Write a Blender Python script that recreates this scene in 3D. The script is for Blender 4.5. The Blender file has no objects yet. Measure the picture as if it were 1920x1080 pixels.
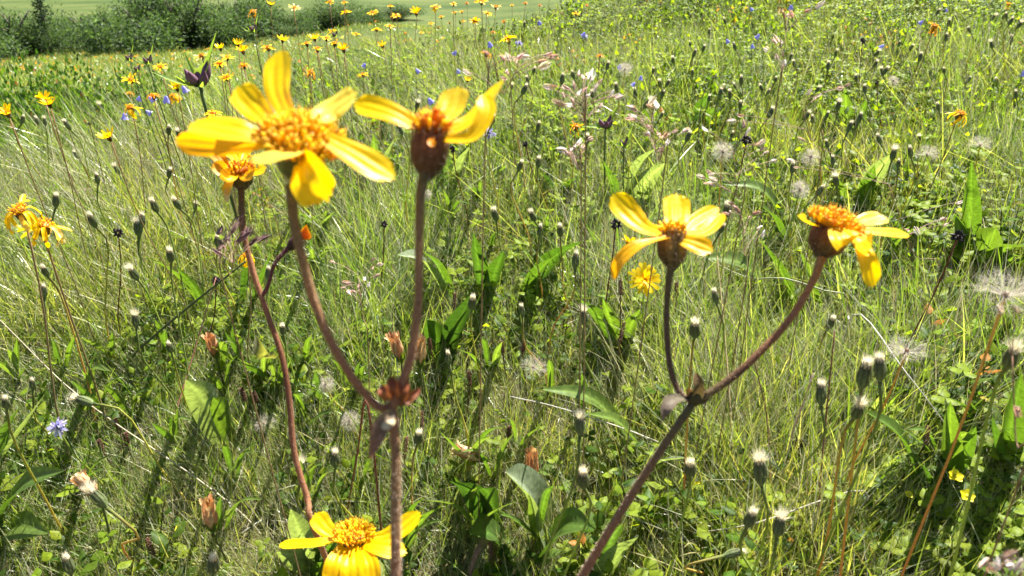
import bpy, math, random
import numpy as np
from mathutils import Vector, Matrix, noise as mnoise

random.seed(11)
rng = np.random.default_rng(11)
R = math.radians
S = bpy.context.scene
C = S.collection

# ------------------------------------------------------------------ camera
F = 1450.0                       # focal length in photo pixels (1920 wide)
CAM = np.array([0.0, 0.0, 0.55])
PITCH = R(27.0)
cd = bpy.data.cameras.new('camera'); cam = bpy.data.objects.new('camera', cd); C.objects.link(cam)
cd.sensor_width = 36; cd.lens = 36 * F / 1920; cd.clip_start = .02; cd.clip_end = 2000
cam.location = CAM; cam.rotation_euler = (math.pi / 2 - PITCH, 0, 0)
cd.dof.use_dof = True; cd.dof.focus_distance = .98; cd.dof.aperture_fstop = 15.5; cd.dof.aperture_blades = 0
S.camera = cam
# ------------------------------------------------------------------ world + sun
SUN_EL, SUN_AZ = R(56), R(32)    # azimuth from +y towards +x: ahead of the camera, a little right
w = bpy.data.worlds.new('World'); S.world = w; w.use_nodes = True
nt = w.node_tree; nt.nodes.clear()
sky = nt.nodes.new('ShaderNodeTexSky'); sky.sky_type = 'NISHITA'; sky.sun_disc = False
sky.sun_elevation = SUN_EL; sky.sun_rotation = SUN_AZ; sky.altitude = 1500
bg = nt.nodes.new('ShaderNodeBackground'); bg.inputs[1].default_value = .05
ow = nt.nodes.new('ShaderNodeOutputWorld')
nt.links.new(sky.outputs[0], bg.inputs[0]); nt.links.new(bg.outputs[0], ow.inputs[0])
sl = bpy.data.lights.new('sun', 'SUN'); sl.energy = 5.0; sl.angle = R(.53); sl.color = (1, .955, .88)
so = bpy.data.objects.new('sun', sl); C.objects.link(so)
sd = Vector((math.sin(SUN_AZ) * math.cos(SUN_EL), math.cos(SUN_AZ) * math.cos(SUN_EL), math.sin(SUN_EL)))
so.rotation_euler = sd.to_track_quat('Z', 'Y').to_euler()
S.view_settings.view_transform = 'Standard'; S.view_settings.look = 'None'
S.view_settings.exposure = 2.0; S.view_settings.gamma = 1
S.cycles.use_adaptive_sampling = True; S.cycles.adaptive_threshold = .025
S.cycles.max_bounces = 6; S.cycles.diffuse_bounces = 3; S.cycles.transmission_bounces = 4; S.cycles.glossy_bounces = 2
S.cycles.caustics_reflective = False; S.cycles.caustics_refractive = False
S.cycles.sample_clamp_indirect = 6

# ------------------------------------------------------------------ terrain
def sp(v, k=.25):
    v = np.asarray(v, float); return k * np.logaddexp(0, v / k)
def smax(a, b, k=.4):
    return b + sp(a - b, k)
def terrain(x, y):
    x = np.asarray(x, float); y = np.asarray(y, float)
    s = -.866 * x + .50 * (y - 3.6)
    near = -.85 * sp(s - .12, .18) + .02 * np.sin(2.3 * x + 1.3 * y) + .012 * np.sin(5.1 * x - 3.7 * y + 1)
    near = near + .05 * np.clip(x, 0, 3) * np.clip(y - 1, 0, 4) * .6
    valley = -1.25 - .112 * np.minimum(y, 29) + .10 * np.maximum(y - 62, 0) ** 1.0 + .12 * np.maximum(x - 3, 0)
    valley = valley + .35 * np.exp(-(((x + 5.5) / 4) ** 2 + ((y - 22) / 3.2) ** 2)) + .12 * np.sin(.5 * x + .3 * y) * np.clip(y / 20, 0, 1)
    valley = valley + .9 * np.exp(-(((x + 3.6) / 3.0) ** 2 + ((y - 23.5) / 2.4) ** 2))
    return smax(near, valley, .25)
def tz(x, y): return float(terrain(x, y))

Rt = np.array([1.0, 0, 0]); Fw = np.array([0, math.cos(PITCH), -math.sin(PITCH)]); Up = np.array([0, math.sin(PITCH), math.cos(PITCH)])
def ray(px, py): return Rt * (px - 960) / F + Up * (540 - py) / F + Fw
def at(px, py, d): return CAM + ray(px, py) * d
_D = np.concatenate([np.arange(.3, 6, .004), np.arange(6, 90, .05)])
def place(px, py, H):
    """the point H above the terrain seen at that spot of the photograph; returns point, depth"""
    r = ray(px, py); P = CAM[None] + _D[:, None] * r[None]
    g = P[:, 2] - terrain(P[:, 0], P[:, 1]) - H
    i = np.argmax(g < 0)
    if g[i] >= 0: i = len(_D) - 1
    return P[i], float(_D[i])
def project(p):
    v = np.asarray(p) - CAM; z = v @ Fw
    return 960 + F * (v @ Rt) / z, 540 - F * (v @ Up) / z, z

# ------------------------------------------------------------------ mesh helpers
class MB:
    def __init__(s): s.v = []; s.f = []; s.c = []; s.n = 0
    def add(s, verts, faces, col):
        verts = np.asarray(verts, float); k = len(verts)
        col = np.asarray(col, float)
        if col.ndim == 1: col = np.tile(col[:3], (k, 1))
        s.v.append(verts); s.c.append(col[:, :3]); s.f += [tuple(i + s.n for i in f) for f in faces]; s.n += k
    def mesh(s, name, mat, smooth=True):
        m = bpy.data.meshes.new(name)
        V = np.concatenate(s.v) if s.v else np.zeros((0, 3))
        m.from_pydata(V.tolist(), [], s.f)
        ca = m.color_attributes.new('Col', 'FLOAT_COLOR', 'POINT')
        cc = np.ones((len(V), 4), np.float32); cc[:, :3] = np.concatenate(s.c); ca.data.foreach_set('color', cc.ravel())
        m.materials.append(mat)
        if smooth: m.polygons.foreach_set('use_smooth', [True] * len(m.polygons))
        m.update(); return m
    def obj(s, name, mat, parent=None, smooth=True, link=True):
        o = bpy.data.objects.new(name, s.mesh(name, mat, smooth))
        if link: C.objects.link(o)
        if parent is not None: o.parent = parent; 
        return o
def inst(name, mesh, parent=None, M=None):
    o = bpy.data.objects.new(name, mesh); C.objects.link(o)
    if parent is not None: o.parent = parent
    if M is not None: o.matrix_local = M
    return o
def empty(name, loc):
    o = bpy.data.objects.new(name, None); C.objects.link(o); o.location = Vector([float(a) for a in loc]); o.empty_display_size = .02
    return o
def tag(o, label=None, cat=None, group=None, kind=None):
    if label: o['label'] = label
    if cat: o['category'] = cat
    if group: o['group'] = group
    if kind: o['kind'] = kind
    return o
def nrm(v): v = np.asarray(v, float); return v / (np.linalg.norm(v) + 1e-12)
def spline(P, n):
    """Catmull-Rom through control points, n samples; works on any columns"""
    P = np.asarray(P, float)
    if len(P) == 2: t = np.linspace(0, 1, n)[:, None]; return P[0] * (1 - t) + P[1] * t
    Q = np.vstack([2 * P[0] - P[1], P, 2 * P[-1] - P[-2]]); out = []
    for t in np.linspace(0, len(P) - 1 - 1e-9, n):
        i = int(t); u = t - i; a, b, c, d = Q[i:i + 4]
        out.append(.5 * ((2 * b) + (-a + c) * u + (2 * a - 5 * b + 4 * c - d) * u * u + (-a + 3 * b - 3 * c + d) * u ** 3))
    return np.array(out)
def tangents(P):
    T = np.gradient(P, axis=0); return T / (np.linalg.norm(T, axis=1)[:, None] + 1e-12)
def tube(mb, P, r, n=6, col=(.1, .1, .1), cap=True, jitter=0):
    P = np.asarray(P, float); k = len(P); r = np.broadcast_to(r, (k,)) if np.ndim(r) == 0 or len(np.atleast_1d(r)) == k else np.interp(np.linspace(0, 1, k), np.linspace(0, 1, len(r)), r)
    T = tangents(P); a = nrm(np.cross(T[0], [0.3, 1, .2])); V = []
    for i in range(k):
        a = nrm(a - T[i] * (a @ T[i])); b = np.cross(T[i], a)
        for j in range(n):
            t = 2 * math.pi * j / n; rr = r[i] * (1 + jitter * random.uniform(-1, 1)); V.append(P[i] + rr * (a * math.cos(t) + b * math.sin(t)))
    Fc = [(i * n + j, i * n + (j + 1) % n, (i + 1) * n + (j + 1) % n, (i + 1) * n + j) for i in range(k - 1) for j in range(n)]
    if cap: Fc.append(tuple((k - 1) * n + j for j in range(n)))
    if cap: Fc.append(tuple(reversed(range(n))))
    col = np.asarray(col, float)
    if col.ndim == 2:
        cc = np.stack([np.interp(np.linspace(0, 1, k), np.linspace(0, 1, len(col)), col[:, q]) for q in range(3)], 1); col = np.repeat(cc, n, 0)
    mb.add(V, Fc, col)
def hairs(mb, P, r, count, L, col, ang=.25):
    P = np.asarray(P); k = len(P); T = tangents(P); r = np.broadcast_to(r, (k,)) if np.ndim(r) == 0 else np.interp(np.linspace(0, 1, k), np.linspace(0, 1, len(r)), r)
    V = []; Fc = []
    for q in range(count):
        i = random.randrange(k - 1); u = random.random(); p = P[i] * (1 - u) + P[i + 1] * u; t = T[i]
        d = rng.normal(size=3); d = nrm(d - t * (d @ t)); s = np.cross(t, d)
        b = p + d * r[i] * .95; e = b + (d + t * random.uniform(-ang, ang)) * L * random.uniform(.5, 1)
        V += [b + s * .00011, b - s * .00011, e]; Fc.append((3 * q, 3 * q + 1, 3 * q + 2))
    mb.add(V, Fc, col)
def sheet(mb, P, W, N, nu=8, nv=4, vein=0., prof=None, cup=.0, ridge=0., nr=2, col=(.5, .3, 0), teeth=0., wav=0., roll=None, edge=None, seed=0):
    """a petal or leaf: centre line P, full width W, face normal hint N; prof(u) 0..1; a single sheet with ridges, cup and a toothed tip"""
    C_ = spline(P, nu + 1); T = tangents(C_); V = []; cols = []
    Ns = np.asarray(N, float); Ns = np.tile(Ns, (nu + 1, 1)) if Ns.ndim == 1 else spline(Ns, nu + 1)
    col = np.asarray(col, float); rr = random.Random(seed + 5)
    ph = rr.uniform(0, 6); rrv = [rr.random() for _ in range(nv + 1)] 
    for i in range(nu + 1):
        u = i / nu; n = nrm(Ns[i] - T[i] * (Ns[i] @ T[i])); s = np.cross(T[i], n)
        if roll is not None:
            a = roll * u; s, n = s * math.cos(a) + n * math.sin(a), n * math.cos(a) - s * math.sin(a)
        wd = W * .5 * (prof(u) if prof else math.sin(math.pi * min(1, .12 + u * .84)) ** .6)
        for j in range(nv + 1):
            v = -1 + 2 * j / nv
            h = cup * wd * (v * v) + ridge * wd * math.cos(v * math.pi * nr) * math.sin(math.pi * min(1, .15 + u * .8)) + wav * wd * math.sin(u * 9 + ph + 2 * v) * abs(v)
            tt = 0
            if teeth and i == nu: tt = teeth * W * (.5 + .5 * math.cos(v * math.pi * 3)) - teeth * W * v * v * 1.5
            V.append(C_[i] + s * wd * v + n * h + T[i] * tt)
            c = col if col.ndim == 1 else col[0] * (1 - u) + col[1] * u
            if edge is not None and abs(v) < .01: c = np.asarray(edge)
            if vein: c = np.asarray(c) * (1 - vein * (j % 3 == 1) - vein * .5 * rrv[j])
            cols.append(c)
    m = nv + 1
    Fc = [(i * m + j, i * m + j + 1, (i + 1) * m + j + 1, (i + 1) * m + j) for i in range(nu) for j in range(nv)]
    mb.add(V, Fc, cols)
def prof_petal(u): return (.46 + .54 * math.sin(min(1, u * 1.35) * math.pi / 2)) * (1 if u < .8 else 1 - .5 * ((u - .8) / .2) ** 2)
def prof_lance(u): return max(.02, math.sin(math.pi * (.06 + .94 * u) ** .85) ** .9) if u < .999 else .02
def prof_round(u): return max(.05, math.sin(math.pi * (.05 + .93 * u)) ** .55)
def blob(mb, c, ax, L, r, prof, n=8, k=6, col=(.1, .1, .1)):
    """lathed body along ax from c, profile list of radii 0..1"""
    ax = nrm(ax); pts = [np.asarray(c) + ax * L * i / k for i in range(k + 1)]
    rad = np.interp(np.linspace(0, 1, k + 1), np.linspace(0, 1, len(prof)), prof) * r
    tube(mb, pts, rad, n, col)
def basis(ax):
    ax = nrm(ax); a = nrm(np.cross(ax, [.13, .97, .21])); return a, np.cross(ax, a), ax

# ------------------------------------------------------------------ materials
def new_mat(name):
    m = bpy.data.materials.new(name); m.use_nodes = True; m.node_tree.nodes.clear(); return m, m.node_tree
def leaf_mat(name, trans=.4, tcol=(1.3, 1.35, .5), rough=.38, spec=.5, nscale=260, namp=.35, tint=(1, 1, 1), patch=0., bump=.25, stretch=None, sheen=0.):
    m, t = new_mat(name); N = t.nodes; L = t.links
    at_ = N.new('ShaderNodeAttribute'); at_.attribute_name = 'Col'
    geo = N.new('ShaderNodeNewGeometry'); tc = N.new('ShaderNodeTexCoord')
    no = N.new('ShaderNodeTexNoise'); no.inputs['Scale'].default_value = nscale; no.inputs['Detail'].default_value = 3
    L.new(tc.outputs['Object'], no.inputs['Vector'])
    mr = N.new('ShaderNodeMapRange'); mr.inputs[1].default_value = .3; mr.inputs[2].default_value = .7
    mr.inputs[3].default_value = 1 - namp; mr.inputs[4].default_value = 1 + namp; L.new(no.outputs[0], mr.inputs[0])
    mu = N.new('ShaderNodeVectorMath'); mu.operation = 'SCALE'; L.new(at_.outputs['Color'], mu.inputs[0]); L.new(mr.outputs[0], mu.inputs['Scale'])
    src = mu.outputs[0]
    if patch:
        n2 = N.new('ShaderNodeTexNoise'); n2.inputs['Scale'].default_value = 2.2; n2.inputs['Detail'].default_value = 4; L.new(geo.outputs['Position'], n2.inputs['Vector'])
        cr = N.new('ShaderNodeValToRGB'); cr.color_ramp.elements[0].position = .35; cr.color_ramp.elements[1].position = .68
        cr.color_ramp.elements[0].color = (.82, 1.0, .8, 1); cr.color_ramp.elements[1].color = (1.0 + patch, 1.0 + patch * .45, .8, 1)
        L.new(n2.outputs[0], cr.inputs[0]); m2 = N.new('ShaderNodeVectorMath'); m2.operation = 'MULTIPLY'; L.new(src, m2.inputs[0]); L.new(cr.outputs[0], m2.inputs[1]); src = m2.outputs[0]
    tn = N.new('ShaderNodeVectorMath'); tn.operation = 'MULTIPLY'; tn.inputs[1].default_value = tint; L.new(src, tn.inputs[0]); src = tn.outputs[0]
    pr = N.new('ShaderNodeBsdfPrincipled'); L.new(src, pr.inputs['Base Color']); pr.inputs['Roughness'].default_value = rough
    pr.inputs['Specular IOR Level'].default_value = spec
    if sheen: pr.inputs['Sheen Weight'].default_value = sheen
    if bump:
        b = N.new('ShaderNodeBump'); b.inputs['Strength'].default_value = bump; b.inputs['Distance'].default_value = .0006; L.new(no.outputs[0], b.inputs['Height']); L.new(b.outputs[0], pr.inputs['Normal'])
    out = N.new('ShaderNodeOutputMaterial')
    if trans:
        tr = N.new('ShaderNodeBsdfTranslucent'); ml = N.new('ShaderNodeVectorMath'); ml.operation = 'MULTIPLY'; ml.inputs[1].default_value = tcol
        L.new(src, ml.inputs[0]); L.new(ml.outputs[0], tr.inputs[0]); mx = N.new('ShaderNodeMixShader'); mx.inputs[0].default_value = trans
        L.new(pr.outputs[0], mx.inputs[1]); L.new(tr.outputs[0], mx.inputs[2]); L.new(mx.outputs[0], out.inputs[0])
    else: L.new(pr.outputs[0], out.inputs[0])
    return m
M_grass = leaf_mat('grass_blade', .4, (1.8, 1.9, .55), .3, .65, 60, .3, patch=.15, bump=0)
M_straw = leaf_mat('straw_blade', .25, (1.1, 1.1, .95), .32, .7, 60, .25, bump=0)
M_leaf = leaf_mat('herb_leaf', .5, (2.1, 2.1, .4), .45, .1, 300, .25, bump=.3)
M_broad = leaf_mat('broad_leaf', .36, (1.7, 1.9, .5), .42, .35, 220, .3, bump=.5)
M_petal = leaf_mat('arnica_petal', .52, (1.25, 1.2, .3), .42, .32, 500, .06, bump=.25)
M_disc = leaf_mat('disc_floret', .25, (1.1, .9, .5), .5, .3, 400, .15, bump=0)
M_stem = leaf_mat('hairy_stem', .32, (1.3, 1.15, .8), .6, .2, 900, .3, bump=.4, sheen=.04)
M_dry = leaf_mat('dry_plant', .25, (1.2, 1.0, .7), .6, .3, 500, .35, bump=.3)
M_fluff = leaf_mat('seed_fluff', .5, (1.05, 1.02, .95), .5, .3, 200, .05, bump=0)
M_blue = leaf_mat('bellflower_petal', .4, (1.1, 1.1, 1.2), .5, .3, 300, .1, bump=0)
M_bush = leaf_mat('willow_leaf', .32, (1.6, 1.9, .7), .6, .1, 3, .3, bump=0)
M_bark = leaf_mat('bark', 0, rough=.8, nscale=30, namp=.4, bump=.5)

def ground_mat():
    m, t = new_mat('meadow_ground'); N = t.nodes; L = t.links
    g = N.new('ShaderNodeNewGeometry'); 
    n1 = N.new('ShaderNodeTexNoise'); n1.inputs['Scale'].default_value = 35; n1.inputs['Detail'].default_value = 8; L.new(g.outputs['Position'], n1.inputs['Vector'])
    c1 = N.new('ShaderNodeValToRGB'); e = c1.color_ramp.elements
    e[0].position = .3; e[0].color = (.035, .028, .014, 1); e[1].position = .7; e[1].color = (.12, .11, .045, 1); L.new(n1.outputs[0], c1.inputs[0])
    # the far meadow reads as one cropped sward
    mp = N.new('ShaderNodeMapping'); mp.inputs['Scale'].default_value = (.6, 2.2, 1.0); L.new(g.outputs['Position'], mp.inputs[0])
    n2 = N.new('ShaderNodeTexNoise'); n2.inputs['Scale'].default_value = .28; n2.inputs['Detail'].default_value = 9; n2.inputs['Roughness'].default_value = .65; L.new(mp.outputs[0], n2.inputs['Vector'])
    c2 = N.new('ShaderNodeValToRGB'); e = c2.color_ramp.elements
    e[0].position = .34; e[0].color = (.035, .06, .014, 1); e[1].position = .66; e[1].color = (.10, .115, .034, 1); k = e.new(.5); k.color = (.06, .085, .02, 1); L.new(n2.outputs[0], c2.inputs[0])
    sx = N.new('ShaderNodeSeparateXYZ'); L.new(g.outputs['Position'], sx.inputs[0])
    mr = N.new('ShaderNodeMapRange'); mr.inputs[1].default_value = 5; mr.inputs[2].default_value = 10; L.new(sx.outputs[1], mr.inputs[0])
    mx = N.new('ShaderNodeMix'); mx.data_type = 'RGBA'; L.new(mr.outputs[0], mx.inputs[0]); L.new(c1.outputs[0], mx.inputs[6]); L.new(c2.outputs[0], mx.inputs[7])
    n3 = N.new('ShaderNodeTexNoise'); n3.inputs['Scale'].default_value = 12; n3.inputs['Detail'].default_value = 6; L.new(g.outputs['Position'], n3.inputs['Vector'])
    b = N.new('ShaderNodeBump'); b.inputs['Strength'].default_value = .8; b.inputs['Distance'].default_value = .05; L.new(n3.outputs[0], b.inputs['Height'])
    p = N.new('ShaderNodeBsdfPrincipled'); p.inputs['Roughness'].default_value = .9; p.inputs['Specular IOR Level'].default_value = .1
    L.new(mx.outputs[2], p.inputs['Base Color']); L.new(b.outputs[0], p.inputs['Normal'])
    o = N.new('ShaderNodeOutputMaterial'); L.new(p.outputs[0], o.inputs[0]); return m
M_ground = ground_mat()

# ------------------------------------------------------------------ ground sheet to the horizon
xs = np.concatenate([-np.geomspace(900, 8, 26), np.linspace(-7, -2.6, 16), np.linspace(-2.4, 3.4, 59), np.linspace(3.8, 8, 12), np.geomspace(9, 900, 24)])
ys = np.concatenate([-np.geomspace(900, 2, 20), np.linspace(-1, 6, 71), np.linspace(6.3, 45, 90), np.geomspace(46, 900, 26)])
X, Y = np.meshgrid(xs, ys); Z = terrain(X, Y)
Zb = np.clip(Z, -20, 140); V = np.stack([X, Y, Zb], -1).reshape(-1, 3); nx = len(xs)
Fc = [(j * nx + i, j * nx + i + 1, (j + 1) * nx + i + 1, (j + 1) * nx + i) for j in range(len(ys) - 1) for i in range(nx - 1)]
mb = MB(); mb.add(V, Fc, (.1, .1, .1)); g = mb.obj('meadow_ground', M_ground); tag(g, 'sloping alpine meadow ground under the grass', kind='structure')

# ------------------------------------------------------------------ scatter by geometry nodes (grass and ground cover only)
def scatter(name, variants, P, rot, scl, idx, label):
    col = bpy.data.collections.new(name + '_source')
    for k, (mb_, mat) in enumerate(variants):
        o = mb_.obj('%s_source_%02d' % (name, k), mat, link=False); col.objects.link(o)
    me = bpy.data.meshes.new(name); me.from_pydata(P.tolist(), [], [])
    for nm, ty, key, dat in (('rot', 'FLOAT_VECTOR', 'vector', rot), ('scl', 'FLOAT_VECTOR', 'vector', scl), ('idx', 'INT', 'value', idx)):
        a = me.attributes.new(nm, ty, 'POINT'); a.data.foreach_set(key, np.ascontiguousarray(dat).ravel())
    ob = bpy.data.objects.new(name, me); C.objects.link(ob)
    t = bpy.data.node_groups.new(name, 'GeometryNodeTree'); N = t.nodes; L = t.links
    t.interface.new_socket('Geometry', in_out='INPUT', socket_type='NodeSocketGeometry'); t.interface.new_socket('Geometry', in_out='OUTPUT', socket_type='NodeSocketGeometry')
    gi = N.new('NodeGroupInput'); go = N.new('NodeGroupOutput'); ip = N.new('GeometryNodeInstanceOnPoints'); ci = N.new('GeometryNodeCollectionInfo')
    ci.inputs['Collection'].default_value = col; ci.inputs['Separate Children'].default_value = True; ci.inputs['Reset Children'].default_value = True
    def na(nm, ty):
        n = N.new('GeometryNodeInputNamedAttribute'); n.data_type = ty; n.inputs['Name'].default_value = nm; return [o for o in n.outputs if o.enabled and o.name == 'Attribute'][0]
    L.new(gi.outputs[0], ip.inputs['Points']); L.new(ci.outputs[0], ip.inputs['Instance']); ip.inputs['Pick Instance'].default_value = True
    L.new(na('idx', 'INT'), ip.inputs['Instance Index']); L.new(na('rot', 'FLOAT_VECTOR'), ip.inputs['Rotation']); L.new(na('scl', 'FLOAT_VECTOR'), ip.inputs['Scale'])
    L.new(ip.outputs[0], go.inputs[0]); md = ob.modifiers.new('scatter', 'NODES'); md.node_group = t
    tag(ob, label, kind='stuff'); return ob

def blade(mb, base, az, lean, curve, L, w, col, n=5, tip=None, twist=0):
    d = np.array([math.cos(az), math.sin(az), 0]); s = np.array([-math.sin(az), math.cos(az), 0]); p = np.array(base, float); th = lean; P = [p]
    for i in range(n):
        th += curve / n; p = p + (d * math.sin(th) + np.array([0, 0, 1]) * math.cos(th)) * L / n; P.append(p)
    V = []; cc = []
    for i, q in enumerate(P):
        u = i / n; ww = w * .5 * (1 - u ** 2.2) * (.7 + .3 * min(1, u * 4)); a = twist * u
        sv = s * math.cos(a) + d * math.sin(a)
        c = np.asarray(col) * (.85 + .2 * u)
        if tip is not None: c = c * (1 - u ** 2) + np.asarray(tip) * u ** 2
        if i < n: V += [q + sv * ww, q - sv * ww]; cc += [c, c]
        else: V.append(q); cc.append(c)
    Fc = [(2 * i, 2 * i + 1, 2 * i + 3, 2 * i + 2) for i in range(n - 1)] + [(2 * n - 2, 2 * n - 1, 2 * n)]
    mb.add(V, Fc, cc)
U = random.uniform
GREENS = [(.12, .17, .035), (.165, .205, .055), (.10, .13, .035), (.24, .27, .10), (.27, .27, .15), (.08, .135, .028)]
STRAW = [(.44, .39, .25), (.54, .50, .38), (.30, .22, .13), (.34, .35, .18), (.62, .60, .50)]
def v3(c, a=.15): k = U(1 - a, 1 + a); return tuple(x * k * U(.94, 1.06) for x in c)
def grass_tuft(n, L0, L1, w0, w1, straw=.12, spread=.024, lean=.5, curve=1.3):
    mb = MB()
    for i in range(n):
        st = random.random() < straw
        blade(mb, (random.gauss(0, spread), random.gauss(0, spread), -.005), U(0, 6.283), abs(random.gauss(0, lean)), U(-.1, curve) * U(.3, 1), U(L0, L1), U(w0, w1),
              v3(random.choice(STRAW if st else GREENS)), 5, tip=(.26, .25, .13) if random.random() < .3 else None, twist=U(-1.6, 1.6))
    return mb
# ------------------------------------------------------------------ label helper: look + nearest landmark, never the same twice
LM = [(560, 250, 'the biggest foreground arnica flower'), (803, 265, 'the foreground arnica with a brown cup'), (1258, 430, 'the four-petalled arnica above the fork'), (1580, 430, 'the domed arnica on the right fork'),
      (660, 1000, 'the arnica at the bottom edge'), (745, 735, 'the brown dried bract at the stem joint'), (1302, 745, 'the green joint of the right fork'), (365, 145, 'the purple gentian buds'),
      (1208, 527, 'the yellow hawkweed'), (1802, 912, 'the two small buttercups'), (1355, 285, 'the roundest white seed globe'), (1885, 555, 'the shaggy seed head at the edge'), (35, 400, 'the drooping arnica pair'),
      (440, 310, 'the wilting arnica'), (1000, 930, 'the large pale leaf'), (1140, 240, 'the open dark gentian'), (1750, 55, 'the wilted orange arnica'), (1800, 213, 'the ragged orange arnica'), (85, 150, 'the low leafy shrub'),
      (945, 75, 'the arnica beside the pink spikelets'), (395, 945, 'the withered brown gentian flower'), (745, 640, 'the tall brown stem'), (1630, 690, 'the tall cream-tufted pair'), (108, 800, 'the violet scabious'), (1100, 150, 'the spreading pink grass panicle'), (860, 600, 'the dark broad leaf'),
      (250, 160, 'the stacked arnicas near the shrub'), (1618, 75, 'the black rampion head'), (1620, 340, 'the silvery folded leaves'), (1180, 330, 'the grey-green arching leaves'), (1700, 660, 'the flattened seed star')]
_used = set()
def locate(kind_phrase, px, py):
    c = sorted(((math.hypot(px - a, py - b), a, b, n) for a, b, n in LM))
    for dist, a, b, nme in c:
        if dist < 14: continue
        dx, dy = px - a, py - b; far = '' if dist > 130 else 'just '
        ang = math.degrees(math.atan2(-dy, dx)) % 360
        rel = ['right of', 'above and right of', 'above', 'above and left of', 'left of', 'below and left of', 'below', 'below and right of'][int((ang + 22.5) // 45) % 8]
        s = '%s %s%s %s' % (kind_phrase, far, rel, nme)
        if s not in _used and len(s.split()) <= 16: _used.add(s); return s
    return kind_phrase

# ------------------------------------------------------------------ arnica
YEL = (.95, .66, .001); YEL2 = (.94, .54, .001); ORG = (.72, .26, .006)
def disc_mesh(mb, c, ax, r, h, n, colr=(.80, .36, .008), tall=.0034, wr=.00052):
    a, b, z = basis(ax); c = np.asarray(c)
    blob(mb, c - z * h * .2, z, h * 1.1, r * .9, [.8, 1, .95, .7, .2], 12, 5, tuple(q * .6 for q in colr))
    for k in range(n):
        rr = math.sqrt((k + .5) / n); t = k * 2.39996; p = c + (a * math.cos(t) + b * math.sin(t)) * r * rr + z * h * (1 - rr * rr) * .9
        d = nrm(z + (a * math.cos(t) + b * math.sin(t)) * rr * .7 + rng.normal(size=3) * .28); L = tall * U(.4, 1.4)
        cc = v3(colr if random.random() < .55 else YEL, .15)
        tube(mb, [p, p + d * L * .6, p + d * L], [wr * .7, wr, wr * 1.25], 5, cc)
        if n > 60:
            q = p + d * L; tube(mb, [q, q + d * L * .35 + rng.normal(size=3) * .0003], [wr * .35, wr * .2], 3, (.75, .42, .02))
def involucre_mesh(mb, c, ax, r, L, col1, col2, bracts=14):
    """cup of bracts: c is the top centre, ax points up through the head"""
    a, b, z = basis(ax); c = np.asarray(c)
    blob(mb, c - z * L, z, L, r * .93, [.26, .72, .96, 1.0, .93], 14, 6, np.array([col1, col2]))
    for k in range(bracts):
        t = 6.283 * k / bracts; rad = a * math.cos(t) + b * math.sin(t); s = -a * math.sin(t) + b * math.cos(t)
        P = [c - z * L * .97 + rad * r * .3, c - z * L * .62 + rad * r * .93, c - z * L * .2 + rad * r * 1.03, c + z * L * .14 + rad * r * U(.98, 1.1)]
        sheet(mb, P, r * .52, rad, 6, 2, prof=lambda u: max(.04, math.sin(math.pi * (.12 + .86 * u)) ** .7), cup=-.2, col=np.array([col1, col2]) * U(.6, 1.5) * np.array([U(.8, 1.1), U(.9, 1.35), 1]))
        if r > .005: hairs(mb, spline(P, 6), r * .08, 60, .0013, (.48, .38, .28), .6)
    
# ---- foreground flowers, each petal shaped after its own line
def petal_obj(parent, o0, pts, wpx, d, N, col=YEL, roll=None, cup=.16, seed=0, teeth=.10, ridge=.035):
    """pts: (px, py, extra depth); N: normal hint"""
    P = [at(a, b, d + e) - o0 for a, b, e in pts]; mb = MB(); W = wpx / F * d * 1.17
    sheet(mb, P, W, N, 18, 18, vein=.06, prof=prof_petal, cup=cup, ridge=ridge, nr=3, col=np.array([YEL2, col]) if col is YEL else col, teeth=teeth, wav=.05, roll=roll, seed=seed)
    o = mb.obj('petal', M_petal, parent); return o
TC = -Fw   # towards the camera
def stem_obj(parent, o0, pts, rad, cols, nh=700, name='stem', n=10, seg=26, mat=None, hl=.0012):
    P = spline(np.array(pts) - o0, seg); mb = MB(); tube(mb, P, rad, n, cols, jitter=.03)
    if nh: hairs(mb, P, rad, nh, hl, (.55, .45, .36))
    return mb.obj(name, mat or M_stem, parent)
BR = (.38, .18, .09); BR2 = (.33, .20, .09); GB = (.12, .11, .045)

def fg_head(root, o0, c, ax, r_cup, L_cup, r_disc, h_disc, nfl, petals, d, c1=(.06, .055, .02), c2=(.12, .05, .025), disc_col=(.86, .48, .008)):
    hd = MB(); involucre_mesh(hd, c - o0, ax, r_cup, L_cup, c1, c2); h = hd.obj('flower_head', M_stem, root)
    db = MB(); disc_mesh(db, c - o0 + nrm(ax) * .001, ax, r_disc, h_disc, nfl, disc_col); db.obj('disc', M_disc, h)
    for i, (pts, wpx, N, kw) in enumerate(petals): petal_obj(h, o0, pts, wpx, d, np.array(N, float), seed=i, **kw)
    return h
def ground_below(p, dx=0, dy=0): return np.array([p[0] + dx, p[1] + dy, tz(p[0] + dx, p[1] + dy) - .01])

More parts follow.
